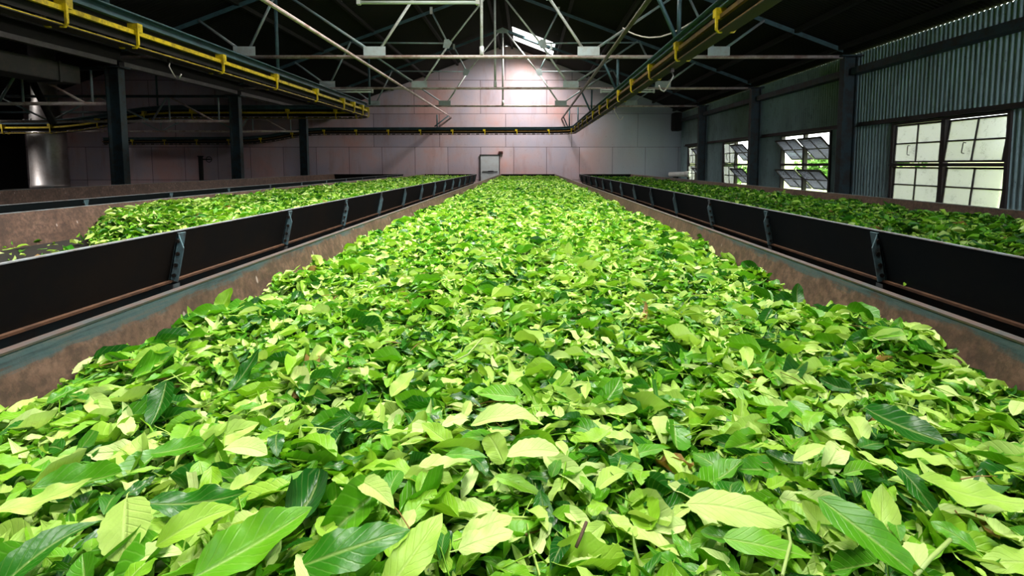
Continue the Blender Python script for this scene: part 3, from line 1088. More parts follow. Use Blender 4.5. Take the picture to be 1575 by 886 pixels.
# ------------------------------------------------------------------ silver stack and odds and ends on the walls
cx, cy = -13.95, 15.2
st = thing('metal_stack', (cx, cy, 0), 'shiny silver cylindrical stack standing in the dark left aisle', 'stack')
MB().lathe([(0.44, 0.62), (0.44, 0.74), (0.43, 0.75), (0.43, 2.0), (0.435, 2.02), (0.435, 2.45)], (cx, cy, 0), 40).build('lower_drum', 'galv', st, True)
MB().lathe([(0.48, 2.45), (0.48, 2.52), (0.36, 2.56), (0.36, 2.74), (0.33, 2.76), (0.33, 3.05), (0.29, 3.12), (0.29, CZ + aisle_h(cx) - 0.35)], (cx, cy, 0), 40).build('upper_pipe', 'galv', st, True)
MB().box((cx - 0.75, cy - 0.7, 0), (cx + 0.9, cy + 0.7, 0.62)).build('plinth', 'dark', st, bevel=0.02)
for k in range(8):
    a = k * math.pi / 4
    MB().tube([(cx + 0.47 * math.cos(a), cy + 0.47 * math.sin(a), 2.40), (cx + 0.47 * math.cos(a), cy + 0.47 * math.sin(a), 2.60)], 0.02, 6).build('clamp_bolt', 'galv', st)
o = MB().tube([on_y(46, 118, 9.3), on_y(82, 190, 9.3)], 0.055, 8).build('diagonal_brace', 'dark', smooth=True)
tag(o, 'thick dark diagonal brace crossing in front of the silver stack', 'brace')
ab = thing('alarm_box', (-1.0, YW - 0.05, CZ + 0.4), 'small dark red box on the far wall above the hatch corner', 'box')
MB().box((-1.07, YW - 0.09, CZ + 0.375), (-0.91, YW - 0.005, CZ + 0.475)).build('case', 'red_box', ab, bevel=0.008)
MB().tube([(-0.99, YW - 0.105, CZ + 0.425), (-0.99, YW - 0.09, CZ + 0.425)], 0.035, 14).build('lens', 'chain', ab)
sp = thing('standpipe', (-11.85, YW - 0.15, 0), 'black standpipe with a small valve wheel against the far wall of the left aisle', 'pipe')
MB().tube([(-11.85, YW - 0.15, 0), (-11.85, YW - 0.15, CZ + 0.30)], 0.075, 12).build('pipe', 'dark', sp, True)
MB().lathe([(0.10, 0), (0.10, 0.03)], (-11.85, YW - 0.15, CZ + 0.28), 14).build('cap', 'dark', sp)
vw = MB()
vw.tube([(-11.85, YW - 0.15, CZ + 0.18), (-11.50, YW - 0.15, CZ + 0.18)], 0.02, 8)
vw.tube([(-11.52 + 0.10 * math.cos(a), YW - 0.20, CZ + 0.18 + 0.10 * math.sin(a)) for a in np.linspace(0, 2 * math.pi, 17)], 0.012, 6)
vw.tube([(-11.62, YW - 0.20, CZ + 0.18), (-11.42, YW - 0.20, CZ + 0.18)], 0.01, 6).tube([(-11.52, YW - 0.15, CZ + 0.18), (-11.52, YW - 0.2, CZ + 0.18)], 0.012, 6)
vw.build('valve_wheel', 'dark', sp)
jb = thing('junction_box', (5.32, 18.75, CZ + 1.2), 'black metal box high in the corner of far and corrugated walls', 'box')
MB().box((5.20, 18.62, CZ + 1.20), (5.47, 19.03, CZ + 1.84)).build('case', 'dark', jb, bevel=0.015)
MB().box((5.185, 18.66, CZ + 1.24), (5.20, 19.0, CZ + 1.80)).build('lid', 'dark', jb)
wp = thing('white_pipe', (5.25, 18.2, CZ - 0.38), 'white pipe end lying by the corrugated wall below the farthest window', 'pipe')
MB().tube([(4.98, 18.35, CZ - 0.36), (5.50, 17.95, CZ - 0.33)], 0.085, 16).build('barrel', 'white_plastic', wp, True)
MB().tube([(5.44, 17.995, CZ - 0.333), (5.56, 17.90, CZ - 0.326)], 0.10, 16).build('collar', 'white_plastic', wp, True)
MB().box((5.1, 18.05, 0), (5.22, 18.3, CZ - 0.44)).build('stand', 'dark', wp)


# ------------------------------------------------------------------ withering troughs
RIM, FLOOR = CZ - 0.322, CZ - 0.56
TY0, TY1 = -1.6, 17.25


def trough(xc, hw, label, brace_sides, panel):
    r = thing('withering_trough', (xc, 0.5 * (TY0 + TY1), 0), label, 'trough', 'tea withering troughs')
    r.location = (xc, 0, 0)
    r['_o'] = [xc, 0, 0]
    hb = hw - 0.055
    th = 0.012
    for s in (-1, 1):
        # inner board and outer board as two skins of the sloping side
        inner = [(hw - th, RIM), (hw - 0.002, RIM), (hb + 0.002, FLOOR), (hb - th, FLOOR)]
        outer = [(hw - 0.002, RIM), (hw + 0.008, RIM), (hb + 0.012, FLOOR), (hb + 0.002, FLOOR)]
        MB().prism([(s * i, j) for i, j in inner], (xc, TY0, 0), (1, 0, 0), (0, 0, 1), (0, TY1 - TY0, 0)).build('inner_board', 'tray_inner', r)
        MB().prism([(s * i, j) for i, j in outer], (xc, TY0, 0), (1, 0, 0), (0, 0, 1), (0, TY1 - TY0, 0)).build('outer_board', panel, r)
        a, b = sorted((s * (hw - 0.013), s * (hw + 0.009)))
        MB().box((xc + a, TY0, RIM), (xc + b, TY1, RIM + 0.004)).build('rim_strip', 'rim' if xc == 0 else 'rim_highlight', r)
        a, b = sorted((s * (hb + 0.0), s * (hb + 0.034)))
        MB().box((xc + a, TY0, FLOOR - 0.010), (xc + b, TY1, FLOOR)).build('bottom_angle', 'rust', r)
        # recessed plenum side with posts
        a, b = sorted((s * (hb - 0.05), s * (hb - 0.03)))
        MB().box((xc + a, TY0, 0.0), (xc + b, TY1, FLOOR - 0.022)).build('plenum_side', 'plenum', r)
        if s in brace_sides:
            k = 0
            y = 0.17
            while y < TY1 - 0.2:
                top = Vector((xc + s * (hw + 0.008), y, RIM - 0.008))
                bot = Vector((xc + s * (hb + 0.012), y, FLOOR + 0.0))
                out = Vector((s * 0.975, 0, -0.22))
                dn = bot - top
                mb = MB()
                # fin standing off the board, tapering to the rim
                poly = [top, top + dn * 0.0 + out * 0.004, top + dn * 0.28 + out * 0.042, bot + out * 0.042, bot]
                vs = [p for p in poly] + [p + Vector((0, 0.008, 0)) for p in poly]
                n = len(poly)
                mb.add(vs, [tuple(range(n - 1, -1, -1)), tuple(range(n, 2 * n))] + [(i, (i + 1) % n, n + (i + 1) % n, n + i) for i in range(n)])
                # flange flat on the board
                mb.bar(top + Vector((0, 0.03, 0)) + out * 0.004, bot + Vector((0, 0.03, 0)) + out * 0.004, 0.008, 0.05, (0, 1, 0)) if False else None
                q = [top + out * 0.001, bot + out * 0.001]
                vs = []
                for p in q:
                    vs += [p, p + Vector((0, 0.055, 0)), p + Vector((0, 0.055, 0)) + out * 0.007, p + out * 0.007]
                mb.add(vs, [(0, 1, 2, 3), (7, 6, 5, 4), (0, 4, 5, 1), (1, 5, 6, 2), (2, 6, 7, 3), (3, 7, 4, 0)])
                br_ = mb.build('brace', 'brace', r)
                for t in (0.16, 0.42, 0.66, 0.88):
                    c = top + dn * t + out * (0.022 if t > 0.3 else 0.012)
                    bb = MB()
                    bb.tube([c + Vector((0, -0.007, 0)), c + Vector((0, 0.012, 0))], 0.010, 8)
                    if y < 5:
                        bb.build('bolt', 'chain', br_)
                # short post in the gap under the board
                a, b = sorted((s * (hb - 0.03), s * (hb + 0.03)))
                MB().box((xc + a, y + 0.0, 0.0), (xc + b, y + 0.05, FLOOR - 0.022)).build('post', 'plenum', r)
                y += 1.16
                k += 1
    for ye in (TY0, TY1):
        d = 0.012 if ye == TY0 else -0.012
        MB().prism([(-hw + th, RIM), (hw - th, RIM), (hb - th, FLOOR), (-hb + th, FLOOR)], (xc, ye, 0), (1, 0, 0), (0, 0, 1), (0, d, 0)).build('end_board', 'panel_dark', r)
        MB().box((xc - hb + 0.05, min(ye + 0.6 * d, ye + 2.5 * d), 0), (xc + hb - 0.05, max(ye + 0.6 * d, ye + 2.5 * d), FLOOR - 0.03)).build('plenum_end', 'plenum', r)
    MB().box((xc - hb + th, TY0 + 0.013, FLOOR), (xc + hb - th, TY1 - 0.013, FLOOR + 0.012)).build('tray_floor', 'mesh_floor', r)
    return r


trough(0.0, 0.90, 'long central withering trough under the viewer, heaped with bright tea leaves', (), 'panel_dark')
trough(-2.56, 0.86, 'withering trough directly left of the central one, part filled with leaves', (1,), 'panel_dark')
trough(2.56, 0.86, 'withering trough between the central one and the corrugated wall', (-1,), 'panel_teal')
trough(-5.28, 1.15, 'empty withering trough farthest left, at the foot of the left columns', (1,), 'panel_teal')


# ------------------------------------------------------------------ tea leaves
def leaf_template(ns, na, rng, kind):
    """returns verts (ns*na, 3) with length 1 along x, faces, uv"""
    t = np.linspace(0, 1, ns)
    pw, qw = {0: (0.62, 0.80), 1: (0.55, 0.62), 2: (0.75, 1.1), 3: (0.5, 0.5)}[kind % 4]
    prof = np.clip(t, 0, 1) ** pw * np.clip(1 - t, 0, 1) ** qw
    prof = prof / prof.max()
    prof = np.maximum(prof, 0.03)
    if ns >= 9:
        prof[1:-1:2] *= 0.965
    wd = {0: 0.31, 1: 0.37, 2: 0.23, 3: 0.41}[kind % 4] * rng.uniform(0.85, 1.15)
    if kind % 5 == 4:                       # torn piece: one end cut off ragged
        prof[-max(2, ns // 3):] = prof[-max(2, ns // 3)] * rng.uniform(0.5, 1.0, max(2, ns // 3))
    v = np.linspace(-1, 1, na)
    T, V = np.meshgrid(t, v, indexing='ij')
    Y = V * prof[:, None] * wd * 0.5
    X = T - 0.5
    fold = rng.uniform(-0.2, 0.8) if kind % 3 else rng.uniform(0.7, 1.7)
    bend = rng.uniform(-1.4, 1.4)
    wav = rng.uniform(0.1, 0.55)
    ph = rng.uniform(0, 6.28)
    tw = rng.uniform(-1.1, 1.1)
    curl = rng.uniform(-1.2, 1.2)
    Z = fold * np.abs(Y) - bend * (X ** 2 - 0.08) * 0.8 + wav * np.abs(Y) * np.sin(2 * np.pi * T * rng.uniform(1.2, 2.6) + ph + V)
    Z = Z + curl * (T - 0.5) ** 3 * 1.2
    a = tw * (T - 0.5)
    Y, Z = Y * np.cos(a) - Z * np.sin(a), Y * np.sin(a) + Z * np.cos(a)
    Y = Y + rng.uniform(-0.25, 0.25) * X ** 2
    co = np.stack([X, Y, Z], -1).reshape(-1, 3)
    idx = np.arange(ns * na).reshape(ns, na)
    fc = np.stack([idx[:-1, :-1], idx[1:, :-1], idx[1:, 1:], idx[:-1, 1:]], -1).reshape(-1, 4)
    uv = np.stack([T, V * 0.5 + 0.5], -1).reshape(-1, 2)
    return co.astype(np.float32), fc, uv.astype(np.float32)


def mesh_from(name, co, faces, uv, tint, mat):
    me = bpy.data.meshes.new(name)
    me.vertices.add(len(co))
    me.vertices.foreach_set('co', np.ascontiguousarray(co, dtype=np.float32).ravel())
    nf, k = faces.shape
    me.loops.add(nf * k)
    me.loops.foreach_set('vertex_index', np.ascontiguousarray(faces, dtype=np.int32).ravel())
    me.polygons.add(nf)
    me.polygons.foreach_set('loop_start', np.arange(0, nf * k, k, dtype=np.int32))
    me.polygons.foreach_set('use_smooth', np.ones(nf, dtype=bool))
    me.update(calc_edges=True)
    ul = me.uv_layers.new(name='leaf_uv')
    ul.data.foreach_set('uv', np.ascontiguousarray(uv[faces.ravel()], dtype=np.float32).ravel())
    at = me.attributes.new('tint', 'FLOAT', 'POINT')
    at.data.foreach_set('value', np.ascontiguousarray(tint, dtype=np.float32))
    me.materials.append(mat)
    return me


class Swarm:
    """collects many leaves into one mesh"""
    def __init__(s):
        s.co, s.fc, s.uv, s.ti, s.n = [], [], [], [], 0

    def add(s, tmpl, pos, rot, size, tint):
        co, fc, uv = tmpl
        v = np.einsum('nij,kj->nki', rot, co) * size[:, None, None] + pos[:, None, :]
        n, k = len(pos), len(co)
        s.co.append(v.reshape(-1, 3).astype(np.float32))
        s.fc.append((fc[None] + (s.n + np.arange(n) * k)[:, None, None]).reshape(-1, 4).astype(np.int32))
        s.uv.append(np.tile(uv, (n, 1)))
        s.ti.append(np.repeat(tint, k).astype(np.float32))
        s.n += n * k

    def raw(s, co, fc, tint):
        s.co.append(co.astype(np.float32))
        s.fc.append((fc + s.n).astype(np.int32))
        s.uv.append(np.full((len(co), 2), 0.25, np.float32))
        s.ti.append(tint.astype(np.float32))
        s.n += len(co)

    def build(s, name, mat):
        me = mesh_from(name, np.concatenate(s.co), np.concatenate(s.fc), np.concatenate(s.uv), np.concatenate(s.ti), mat)
        o = bpy.data.objects.new(name, me)
        COL.objects.link(o)
        return o


def rots(n, az, tilt, taz, roll):
    """yaw by az about z, then tilt about a horizontal axis at taz; roll about own length"""
    def rz(a):
        c, s = np.cos(a), np.sin(a)
        m = np.zeros((n, 3, 3)); m[:, 0, 0] = c; m[:, 0, 1] = -s; m[:, 1, 0] = s; m[:, 1, 1] = c; m[:, 2, 2] = 1
        return m

    def rx(a):
        c, s = np.cos(a), np.sin(a)
        m = np.zeros((n, 3, 3)); m[:, 0, 0] = 1; m[:, 1, 1] = c; m[:, 1, 2] = -s; m[:, 2, 1] = s; m[:, 2, 2] = c
        return m
    return rz(taz) @ rx(tilt) @ rz(-taz) @ rz(az) @ rx(roll)


def make_field(seed, base, amp, crown=0.0):
    g = np.random.default_rng(seed)
    ks = []
    for lam, a in ((1.3, 0.9), (0.7, 0.8), (0.38, 0.75), (0.22, 0.5), (0.13, 0.3)):
        for _ in range(5):
            th = g.uniform(0, 6.28)
            ks.append((math.cos(th) * 6.28 / lam, math.sin(th) * 6.28 / lam, g.uniform(0, 6.28), a / 3))

    def f(x, y):
        z = np.zeros_like(x)
        for kx, ky, p, a in ks:
            z += a * np.sin(kx * x + ky * y + p)
        return base + amp * z
    return f


# tints: mixture of dark glossy, mid, yellow-green, pale (undersides), a few brown
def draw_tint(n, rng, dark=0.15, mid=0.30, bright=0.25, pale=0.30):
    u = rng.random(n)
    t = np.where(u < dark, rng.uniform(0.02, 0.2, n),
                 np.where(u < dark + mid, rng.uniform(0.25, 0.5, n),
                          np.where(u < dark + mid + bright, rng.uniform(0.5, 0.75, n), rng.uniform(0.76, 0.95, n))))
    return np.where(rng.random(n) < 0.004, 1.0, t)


TM = {'hi': [leaf_template(9, 5, RNG, k) for k in range(20)],
      'mid': [leaf_template(5, 3, RNG, k) for k in range(16)],
      'lo': [leaf_template(4, 3, RNG, k) for k in range(10)]}


def scatter(sw, lod, x0, x1, y0, y1, dens, field, limit, lmean, rng, keep=None, tiltsd=0.30, mixk={}, drop=0.0):
    n = int((x1 - x0) * (y1 - y0) * dens)
    x = rng.uniform(x0, x1, n)
    y = rng.uniform(y0, y1, n)
    if keep is not None:
        m = keep(x, y, rng)
        x, y = x[m], y[m]
        n = len(x)
    L = np.clip(rng.lognormal(math.log(lmean), 0.38, n), 0.018, lmean * 2.0)
    az = rng.uniform(0, 6.283, n)
    half = 0.5 * L * np.abs(np.cos(az)) + 0.12 * L
    lo, hi = limit
    x = np.clip(x, lo + half, hi - half)
    ti = np.abs(rng.normal(0, tiltsd, n))
    ti = np.clip(ti, 0, 1.35)
    z = field(x, y) + rng.uniform(-0.030, 0.012, n) - drop + 0.18 * L * np.sin(ti)
    R3 = rots(n, az, ti, rng.uniform(0, 6.283, n), rng.normal(0, 0.25, n))
    tint = draw_tint(n, rng, **mixk)
    pos = np.stack([x, y, z], -1)
    tm = TM[lod]
    which = rng.integers(0, len(tm), n)
    for k in range(len(tm)):
        q = which == k
        if q.any():
            sw.add(tm[k], pos[q], R3[q], L[q], tint[q])


def stalks(sw, x0, x1, y0, y1, n, field, limit, rng):
    """thin stems as slim folded strips"""
    co = np.array([[-0.5, -0.018, 0], [-0.5, 0.018, 0.01], [0, -0.018, 0.05], [0, 0.018, 0.06], [0.5, -0.012, 0], [0.5, 0.012, 0.01],
                   [-0.5, 0, -0.02], [0, 0, 0.03], [0.5, 0, -0.015]], np.float32)
    fc = np.array([[0, 2, 3, 1], [2, 4, 5, 3], [6, 7, 2, 0], [7, 8, 4, 2], [1, 3, 7, 6], [3, 5, 8, 7]])
    uv = np.full((9, 2), 0.25, np.float32)
    x = rng.uniform(limit[0] + 0.05, limit[1] - 0.05, n)
    y = rng.uniform(y0, y1, n)
    z = field(x, y) + rng.uniform(-0.015, 0.015, n)
    ti = np.abs(rng.normal(0, 0.35, n))
    R3 = rots(n, rng.uniform(0, 6.28, n), ti, rng.uniform(0, 6.28, n), rng.normal(0, 0.5, n))
    sw.add((co, fc, uv), np.stack([x, y, z], -1), R3, rng.uniform(0.03, 0.075, n), np.where(rng.random(n) < 0.12, 1.0, rng.uniform(0.5, 0.8, n)))


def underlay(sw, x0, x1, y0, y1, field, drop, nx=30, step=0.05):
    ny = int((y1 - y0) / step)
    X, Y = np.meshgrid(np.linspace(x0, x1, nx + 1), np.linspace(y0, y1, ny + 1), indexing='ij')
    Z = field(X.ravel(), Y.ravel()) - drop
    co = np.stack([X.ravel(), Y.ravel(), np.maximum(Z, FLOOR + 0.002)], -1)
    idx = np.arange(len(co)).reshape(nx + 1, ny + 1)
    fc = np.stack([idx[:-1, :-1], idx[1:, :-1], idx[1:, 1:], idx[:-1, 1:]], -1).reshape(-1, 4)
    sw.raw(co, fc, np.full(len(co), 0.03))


# --- central bed
f0 = make_field(3, CZ - 0.392, 0.017)


def field_c(x, y):
    z = f0(x, y)
    e = np.clip((np.abs(x) - 0.66) / 0.22, 0, 1)
    sg = np.sign(x)
    z = z + e * (-0.020 + 0.018 * np.sin(7.1 * y + 3 * sg) * np.sin(2.3 * y + 1 + x) + 0.013 * np.sin(23.0 * y + 1.7 * sg) + 0.010 * np.sin(41.0 * y + 0.6 + sg))
    t = np.clip((17.1 - y) / 1.4, 0, 1)
    return z - 0.10 * (1 - t * t * (3 - 2 * t))


LIM = (-0.866, 0.866)
rc = np.random.default_rng(101)
sw = Swarm()
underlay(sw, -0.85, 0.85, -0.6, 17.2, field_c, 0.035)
scatter(sw, 'hi', -0.88, 0.88, -0.3, 1.6, 8600, field_c, LIM, 0.044, rc, tiltsd=0.26, drop=0.010)
scatter(sw, 'hi', -0.88, 0.88, 1.6, 2.6, 8200, field_c, LIM, 0.046, rc)
scatter(sw, 'mid', -0.88, 0.88, 2.6, 7.0, 7400, field_c, LIM, 0.046, rc)
scatter(sw, 'lo', -0.88, 0.88, 7.0, 17.15, 4600, field_c, LIM, 0.050, rc, tiltsd=0.38)
stalks(sw, -0.85, 0.85, -0.2, 5.0, 2600, field_c, LIM, rc)
tag(sw.build('tea_leaf_bed', M['leaf']), 'deep bed of bright green plucked tea leaves filling the central trough', 'tea leaves', None, 'stuff')

# --- left bed: full beyond about four metres, thin and patchy nearer
f1 = make_field(5, CZ - 0.378, 0.018)


def field_l(x, y):
    t = np.clip((y - 3.35 - 0.55 * (x + 2.56)*-1.0 - 0.15 * np.sin(5 * x)) / 0.32, 0, 1)
    t = t * t * (3 - 2 * t)
    e = np.clip((17.1 - y) / 1.2, 0, 1)
    bank = np.clip((-1.98 - x + 0.05 * np.sin(6 * y)) / 0.30, 0, 1)
    low = CZ - 0.395 - 0.015 * np.sin(9 * x + 7 * y) - 0.135 * bank
    return (f1(x, y) * t + low * (1 - t)) - 0.08 * (1 - e)


LL_ = (-2.56 - 0.822, -2.56 + 0.822)
rl = np.random.default_rng(102)
sw = Swarm()
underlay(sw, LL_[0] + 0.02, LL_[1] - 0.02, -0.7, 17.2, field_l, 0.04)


def keep_thin(x, y, rng):
    return (field_l(x, y) > CZ - 0.512) | (rng.random(len(x)) < 0.02)


def keep_heap(x, y, rng):
    return (field_l(x, y) > CZ - 0.47) | keep_thin(x, y, rng)


scatter(sw, 'mid', LL_[0], LL_[1], -0.8, 3.0, 4200, field_l, LL_, 0.05, rl, keep=keep_thin)
scatter(sw, 'mid', LL_[0], LL_[1], 3.0, 7.0, 5600, field_l, LL_, 0.050, rl, keep=keep_heap, tiltsd=0.38)
scatter(sw, 'lo', LL_[0], LL_[1], 7.0, 17.15, 3400, field_l, LL_, 0.052, rl, tiltsd=0.38)
tag(sw.build('tea_leaf_bed', M['leaf']), 'bed of tea leaves in the left trough, ending in a loose heap at its near end', 'tea leaves', None, 'stuff')

# --- right bed
f2 = make_field(8, CZ - 0.412, 0.018)


def field_r(x, y):
    e = np.clip((17.1 - y) / 1.2, 0, 1)
    return f2(x, y) - 0.08 * (1 - e)


LR_ = (2.56 - 0.822, 2.56 + 0.822)
rr_ = np.random.default_rng(103)
sw = Swarm()
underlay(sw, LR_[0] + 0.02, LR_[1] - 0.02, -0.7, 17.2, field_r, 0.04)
SHADE_MIX = dict(dark=0.34, mid=0.40, bright=0.18, pale=0.08)  # darker leaf colours stand in for the weaker light on this bed
scatter(sw, 'mid', LR_[0], LR_[1], -0.8, 6.0, 5600, field_r, LR_, 0.050, rr_, tiltsd=0.45, mixk=SHADE_MIX)
scatter(sw, 'lo', LR_[0], LR_[1], 6.0, 17.15, 3400, field_r, LR_, 0.052, rr_, tiltsd=0.5, mixk=SHADE_MIX)
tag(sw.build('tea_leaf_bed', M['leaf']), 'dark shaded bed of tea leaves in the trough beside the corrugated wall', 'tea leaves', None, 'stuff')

# --- individual leaves lying on top of the near end of the central bed
LEAFMESH = {}


def leaf_mesh(k, tint):
    key = (k, round(tint, 2))
    if key not in LEAFMESH:
        co, fc, uv = BIG[k]
        LEAFMESH[key] = mesh_from('tea_leaf', co, fc, uv, np.full(len(co), tint), M['leaf'])
    return LEAFMESH[key]


def big_template(kind, wd, fold, bend, wav, twist, stem, rng):
    ns, na = 17, 9
    t = np.linspace(0, 1, ns)
    pw, qw = {'lance': (0.62, 0.85), 'oval': (0.5, 0.62), 'long': (0.8, 1.0), 'round': (0.5, 0.48)}[kind]
    prof = t ** pw * (1 - t) ** qw
    prof = np.maximum(prof / prof.max(), 0.02)
    ser = 1 + 0.028 * np.where(np.arange(ns) % 2 == 0, 1, -1)
    T, V = np.meshgrid(t, np.linspace(-1, 1, na), indexing='ij')
    pe = prof[:, None] * np.where(np.abs(V) > 0.99, ser[:, None], 1.0)
    Y = V * pe * wd * 0.5
    X = T - 0.5
    Z = fold * np.abs(Y) - bend * (X ** 2 - 0.08) + wav * np.abs(V) ** 1.5 * 0.06 * np.sin(2 * np.pi * T * 2.3 + rng.uniform(0, 6)) * prof[:, None]
    Z += 0.006 * np.cos(2 * np.pi * (T - 0.27 * np.abs(V)) * 8) * prof[:, None] * (np.abs(V) > 0.1)
    a = twist * (T - 0.5)
    Y, Z = Y * np.cos(a) - Z * np.sin(a), Y * np.sin(a) + Z * np.cos(a)
    Y = Y + rng.uniform(-0.2, 0.2) * X ** 2
    co = np.stack([X, Y, Z], -1).reshape(-1, 3)
    idx = np.arange(ns * na).reshape(ns, na)
    fc = np.stack([idx[:-1, :-1], idx[1:, :-1], idx[1:, 1:], idx[:-1, 1:]], -1).reshape(-1, 4)
    uv = np.stack([T, V * 0.5 + 0.5], -1).reshape(-1, 2)
    if stem:
        # leaf stalk: square section tube leaving the base
        o = len(co)
        base = co[idx[0, na // 2]]
        pts = [base + np.array([0.03, 0, -0.006]), base + np.array([-0.07, 0.008, -0.012]), base + np.array([-stem, 0.03, -0.03])]
        add, af = [], []
        for p in pts:
            for dy, dz in ((-0.010, -0.008), (0.010, -0.008), (0.010, 0.008), (-0.010, 0.008)):
                add.append(p + np.array([0, dy, dz]))
        for i in range(2):
            for q in range(4):
                af.append((o + i * 4 + q, o + i * 4 + (q + 1) % 4, o + (i + 1) * 4 + (q + 1) % 4, o + (i + 1) * 4 + q))
        co = np.concatenate([co, np.array(add)])
        fc = np.concatenate([fc, np.array(af)])
        uv = np.concatenate([uv, np.full((len(add), 2), 0.25)])
    return co.astype(np.float32), fc, uv.astype(np.float32)


rb = np.random.default_rng(55)
BIG = []
for kind, wd in (('lance', 0.42), ('oval', 0.46), ('long', 0.32), ('lance', 0.38), ('oval', 0.5), ('lance', 0.45), ('round', 0.58), ('long', 0.36), ('oval', 0.44), ('lance', 0.40), ('long', 0.30), ('oval', 0.48)):
    BIG.append(big_template(kind, wd, rb.uniform(0.0, 0.6), rb.uniform(-0.5, 0.7), rb.uniform(0.2, 1.0), rb.uniform(-0.5, 0.5), rb.choice([0.0, 0.0, 0.14]), rb))
BIG.append(big_template('oval', 0.80, 0.04, 0.05, 0.25, 0.05, 0.10, rb))     # 12 broad flat pale leaf
BIG.append(big_template('lance', 0.36, 0.05, 0.45, 0.3, 0.25, 0.0, rb))    # 13 long lance

TAKEN = []


def put_leaf(k, tint, pos, size, az, tilt=0.15, taz=0.0, roll=0.0, label=None, group=None):
    o = bpy.data.objects.new('tea_leaf', leaf_mesh(k, tint))
    COL.objects.link(o)
    m = rots(1, np.array([az]), np.array([tilt]), np.array([taz]), np.array([roll]))[0]
    mw = Matrix([list(m[i]) + [0] for i in range(3)] + [[0, 0, 0, 1]])
    o.matrix_world = Matrix.Translation(pos) @ mw @ Matrix.Scale(size, 4)
    tag(o, label, 'leaf', group)
    TAKEN.append((pos.x, pos.y))
    return o


def bed_z(x, y):
    return float(field_c(np.array([x]), np.array([y]))[0])


def at_px(u, v, lift):
    p = on_z(u, v, CZ - 0.39 + lift)
    for _ in range(3):
        p = on_z(u, v, bed_z(p.x, p.y) + lift)
    return p


# (u, v, template, tint, size m, direction deg in plan (0 = right, 90 = away), tilt, tilt axis deg, label)
HERO = [
    (193, 812, 12, 0.82, 0.058, -65, 0.75, 0, 'broad pale tea leaf near the bottom left corner of the picture'),
    (303, 806, 0, 0.66, 0.066, 40, 0.45, 20, 'bright yellow-green tea leaf just right of the broad pale one at the bottom left'),
    (395, 835, 5, 0.42, 0.098, 40, 0.45, 10, 'large glossy mid-green tea leaf at the bottom, left of centre'),
    (1135, 787, 13, 0.84, 0.104, -12, 0.45, 0, 'long pale tea leaf lying across the bottom, right of centre'),
    (1180, 842, 3, 0.44, 0.080, -15, 0.20, 0, 'green tea leaf lying under the long pale leaf at the bottom right'),
    (247, 620, 4, 0.10, 0.075, -80, 0.7, 0, 'dark glossy tea leaf with a pale midrib at the left of the near bed'),
    (377, 570, 2, 0.12, 0.085, 70, 0.85, 0, 'dark green tea leaf standing upright left of the middle of the bed'),
    (1388, 655, 4, 0.08, 0.095, -35, 0.45, 0, 'dark blue-green glossy tea leaf at the right edge of the near bed'),
    (1412, 755, 9, 0.10, 0.060, -80, 0.5, 0, 'dark teal tea leaf above the bottom right corner'),
    (1500, 760, 2, 0.72, 0.105, -20, 0.25, 0, 'long light green curved tea leaf close to the right edge of the frame'),
    (750, 810, 8, 0.86, 0.055, 25, 0.3, 0, 'small pale ribbed tea leaf at the bottom centre'),
    (578, 757, 0, 0.84, 0.055, -35, 0.3, 0, 'pale ribbed tea leaf left of the bottom centre'),
    (820, 694, 11, 0.90, 0.066, 5, 0.25, 0, 'pale creamy tea leaf just right of the centre of the near bed'),
    (718, 700, 10, 0.36, 0.052, -5, 0.3, 0, 'small mid-green tea leaf beside the pale creamy one in the centre'),
    (748, 830, 8, 0.88, 0.056, 20, 0.3, 0, 'pale tea leaf at the very bottom centre below the ribbed one'),
    (780, 645, 7, 0.88, 0.10, 2, 0.2, 0, 'long pale tea leaf lying crosswise in the centre of the near bed'),
    (342, 470, 1, 0.58, 0.105, 80, 0.9, 0, 'large shiny tea leaf propped on the left edge of the bed'),
    (1226, 453, 4, 0.12, 0.075, 75, 1.0, 0, 'dark round tea leaf standing against the right board of the central trough'),
    (125, 740, 1, 0.30, 0.09, 15, 0.3, 0, 'broad mid-green tea leaf near the left edge of the frame'),
    (70, 765, 2, 0.80, 0.085, 30, 0.3, 0, 'pale tapering tea leaf at the left edge near the bottom'),
    (275, 690, 4, 0.30, 0.062, 20, 0.3, 0, 'rounded green tea leaf above the bottom left group'),
    (380, 690, 11, 0.90, 0.060, -10, 0.25, 0, 'square-looking pale tea leaf left of centre in the near bed'),
    (305, 770, 2, 0.14, 0.10, 8, 0.35, 0, 'dark narrow tea leaf above the yellow-green leaf at the bottom left'),
    (60, 858, 7, 0.16, 0.09, 60, 0.4, 0, 'dark green tea leaf in the bottom left corner'),
    (545, 845, 9, 0.20, 0.10, 20, 0.4, 0, 'dark green tea leaf at the bottom edge left of centre'),
    (1340, 830, 3, 0.30, 0.105, -55, 0.4, 0, 'green tea leaf pointing into the bottom right corner'),
    (640, 850, 9, 0.70, 0.085, 60, 0.45, 0, 'light green folded tea leaf at the bottom edge near the centre'),
    (1310, 790, 6, 0.55, 0.035, 0, 0.3, 0, 'small round bright green tea leaf right of the long pale one'),
    (1245, 695, 10, 0.84, 0.060, 25, 0.3, 0, 'pale pointed tea leaf at the right of the near bed'),
    (620, 590, 5, 0.80, 0.06, 60, 0.5, 0, 'pale upright tea leaf in the middle of the bed'),
]
for (u, v, k, ti, sz, az, tl, ta, lb) in HERO:
    p = at_px(u, v, 0.030)
    put_leaf(k, ti, p, sz, R(az), tl, R(ta), 0.0, lb)

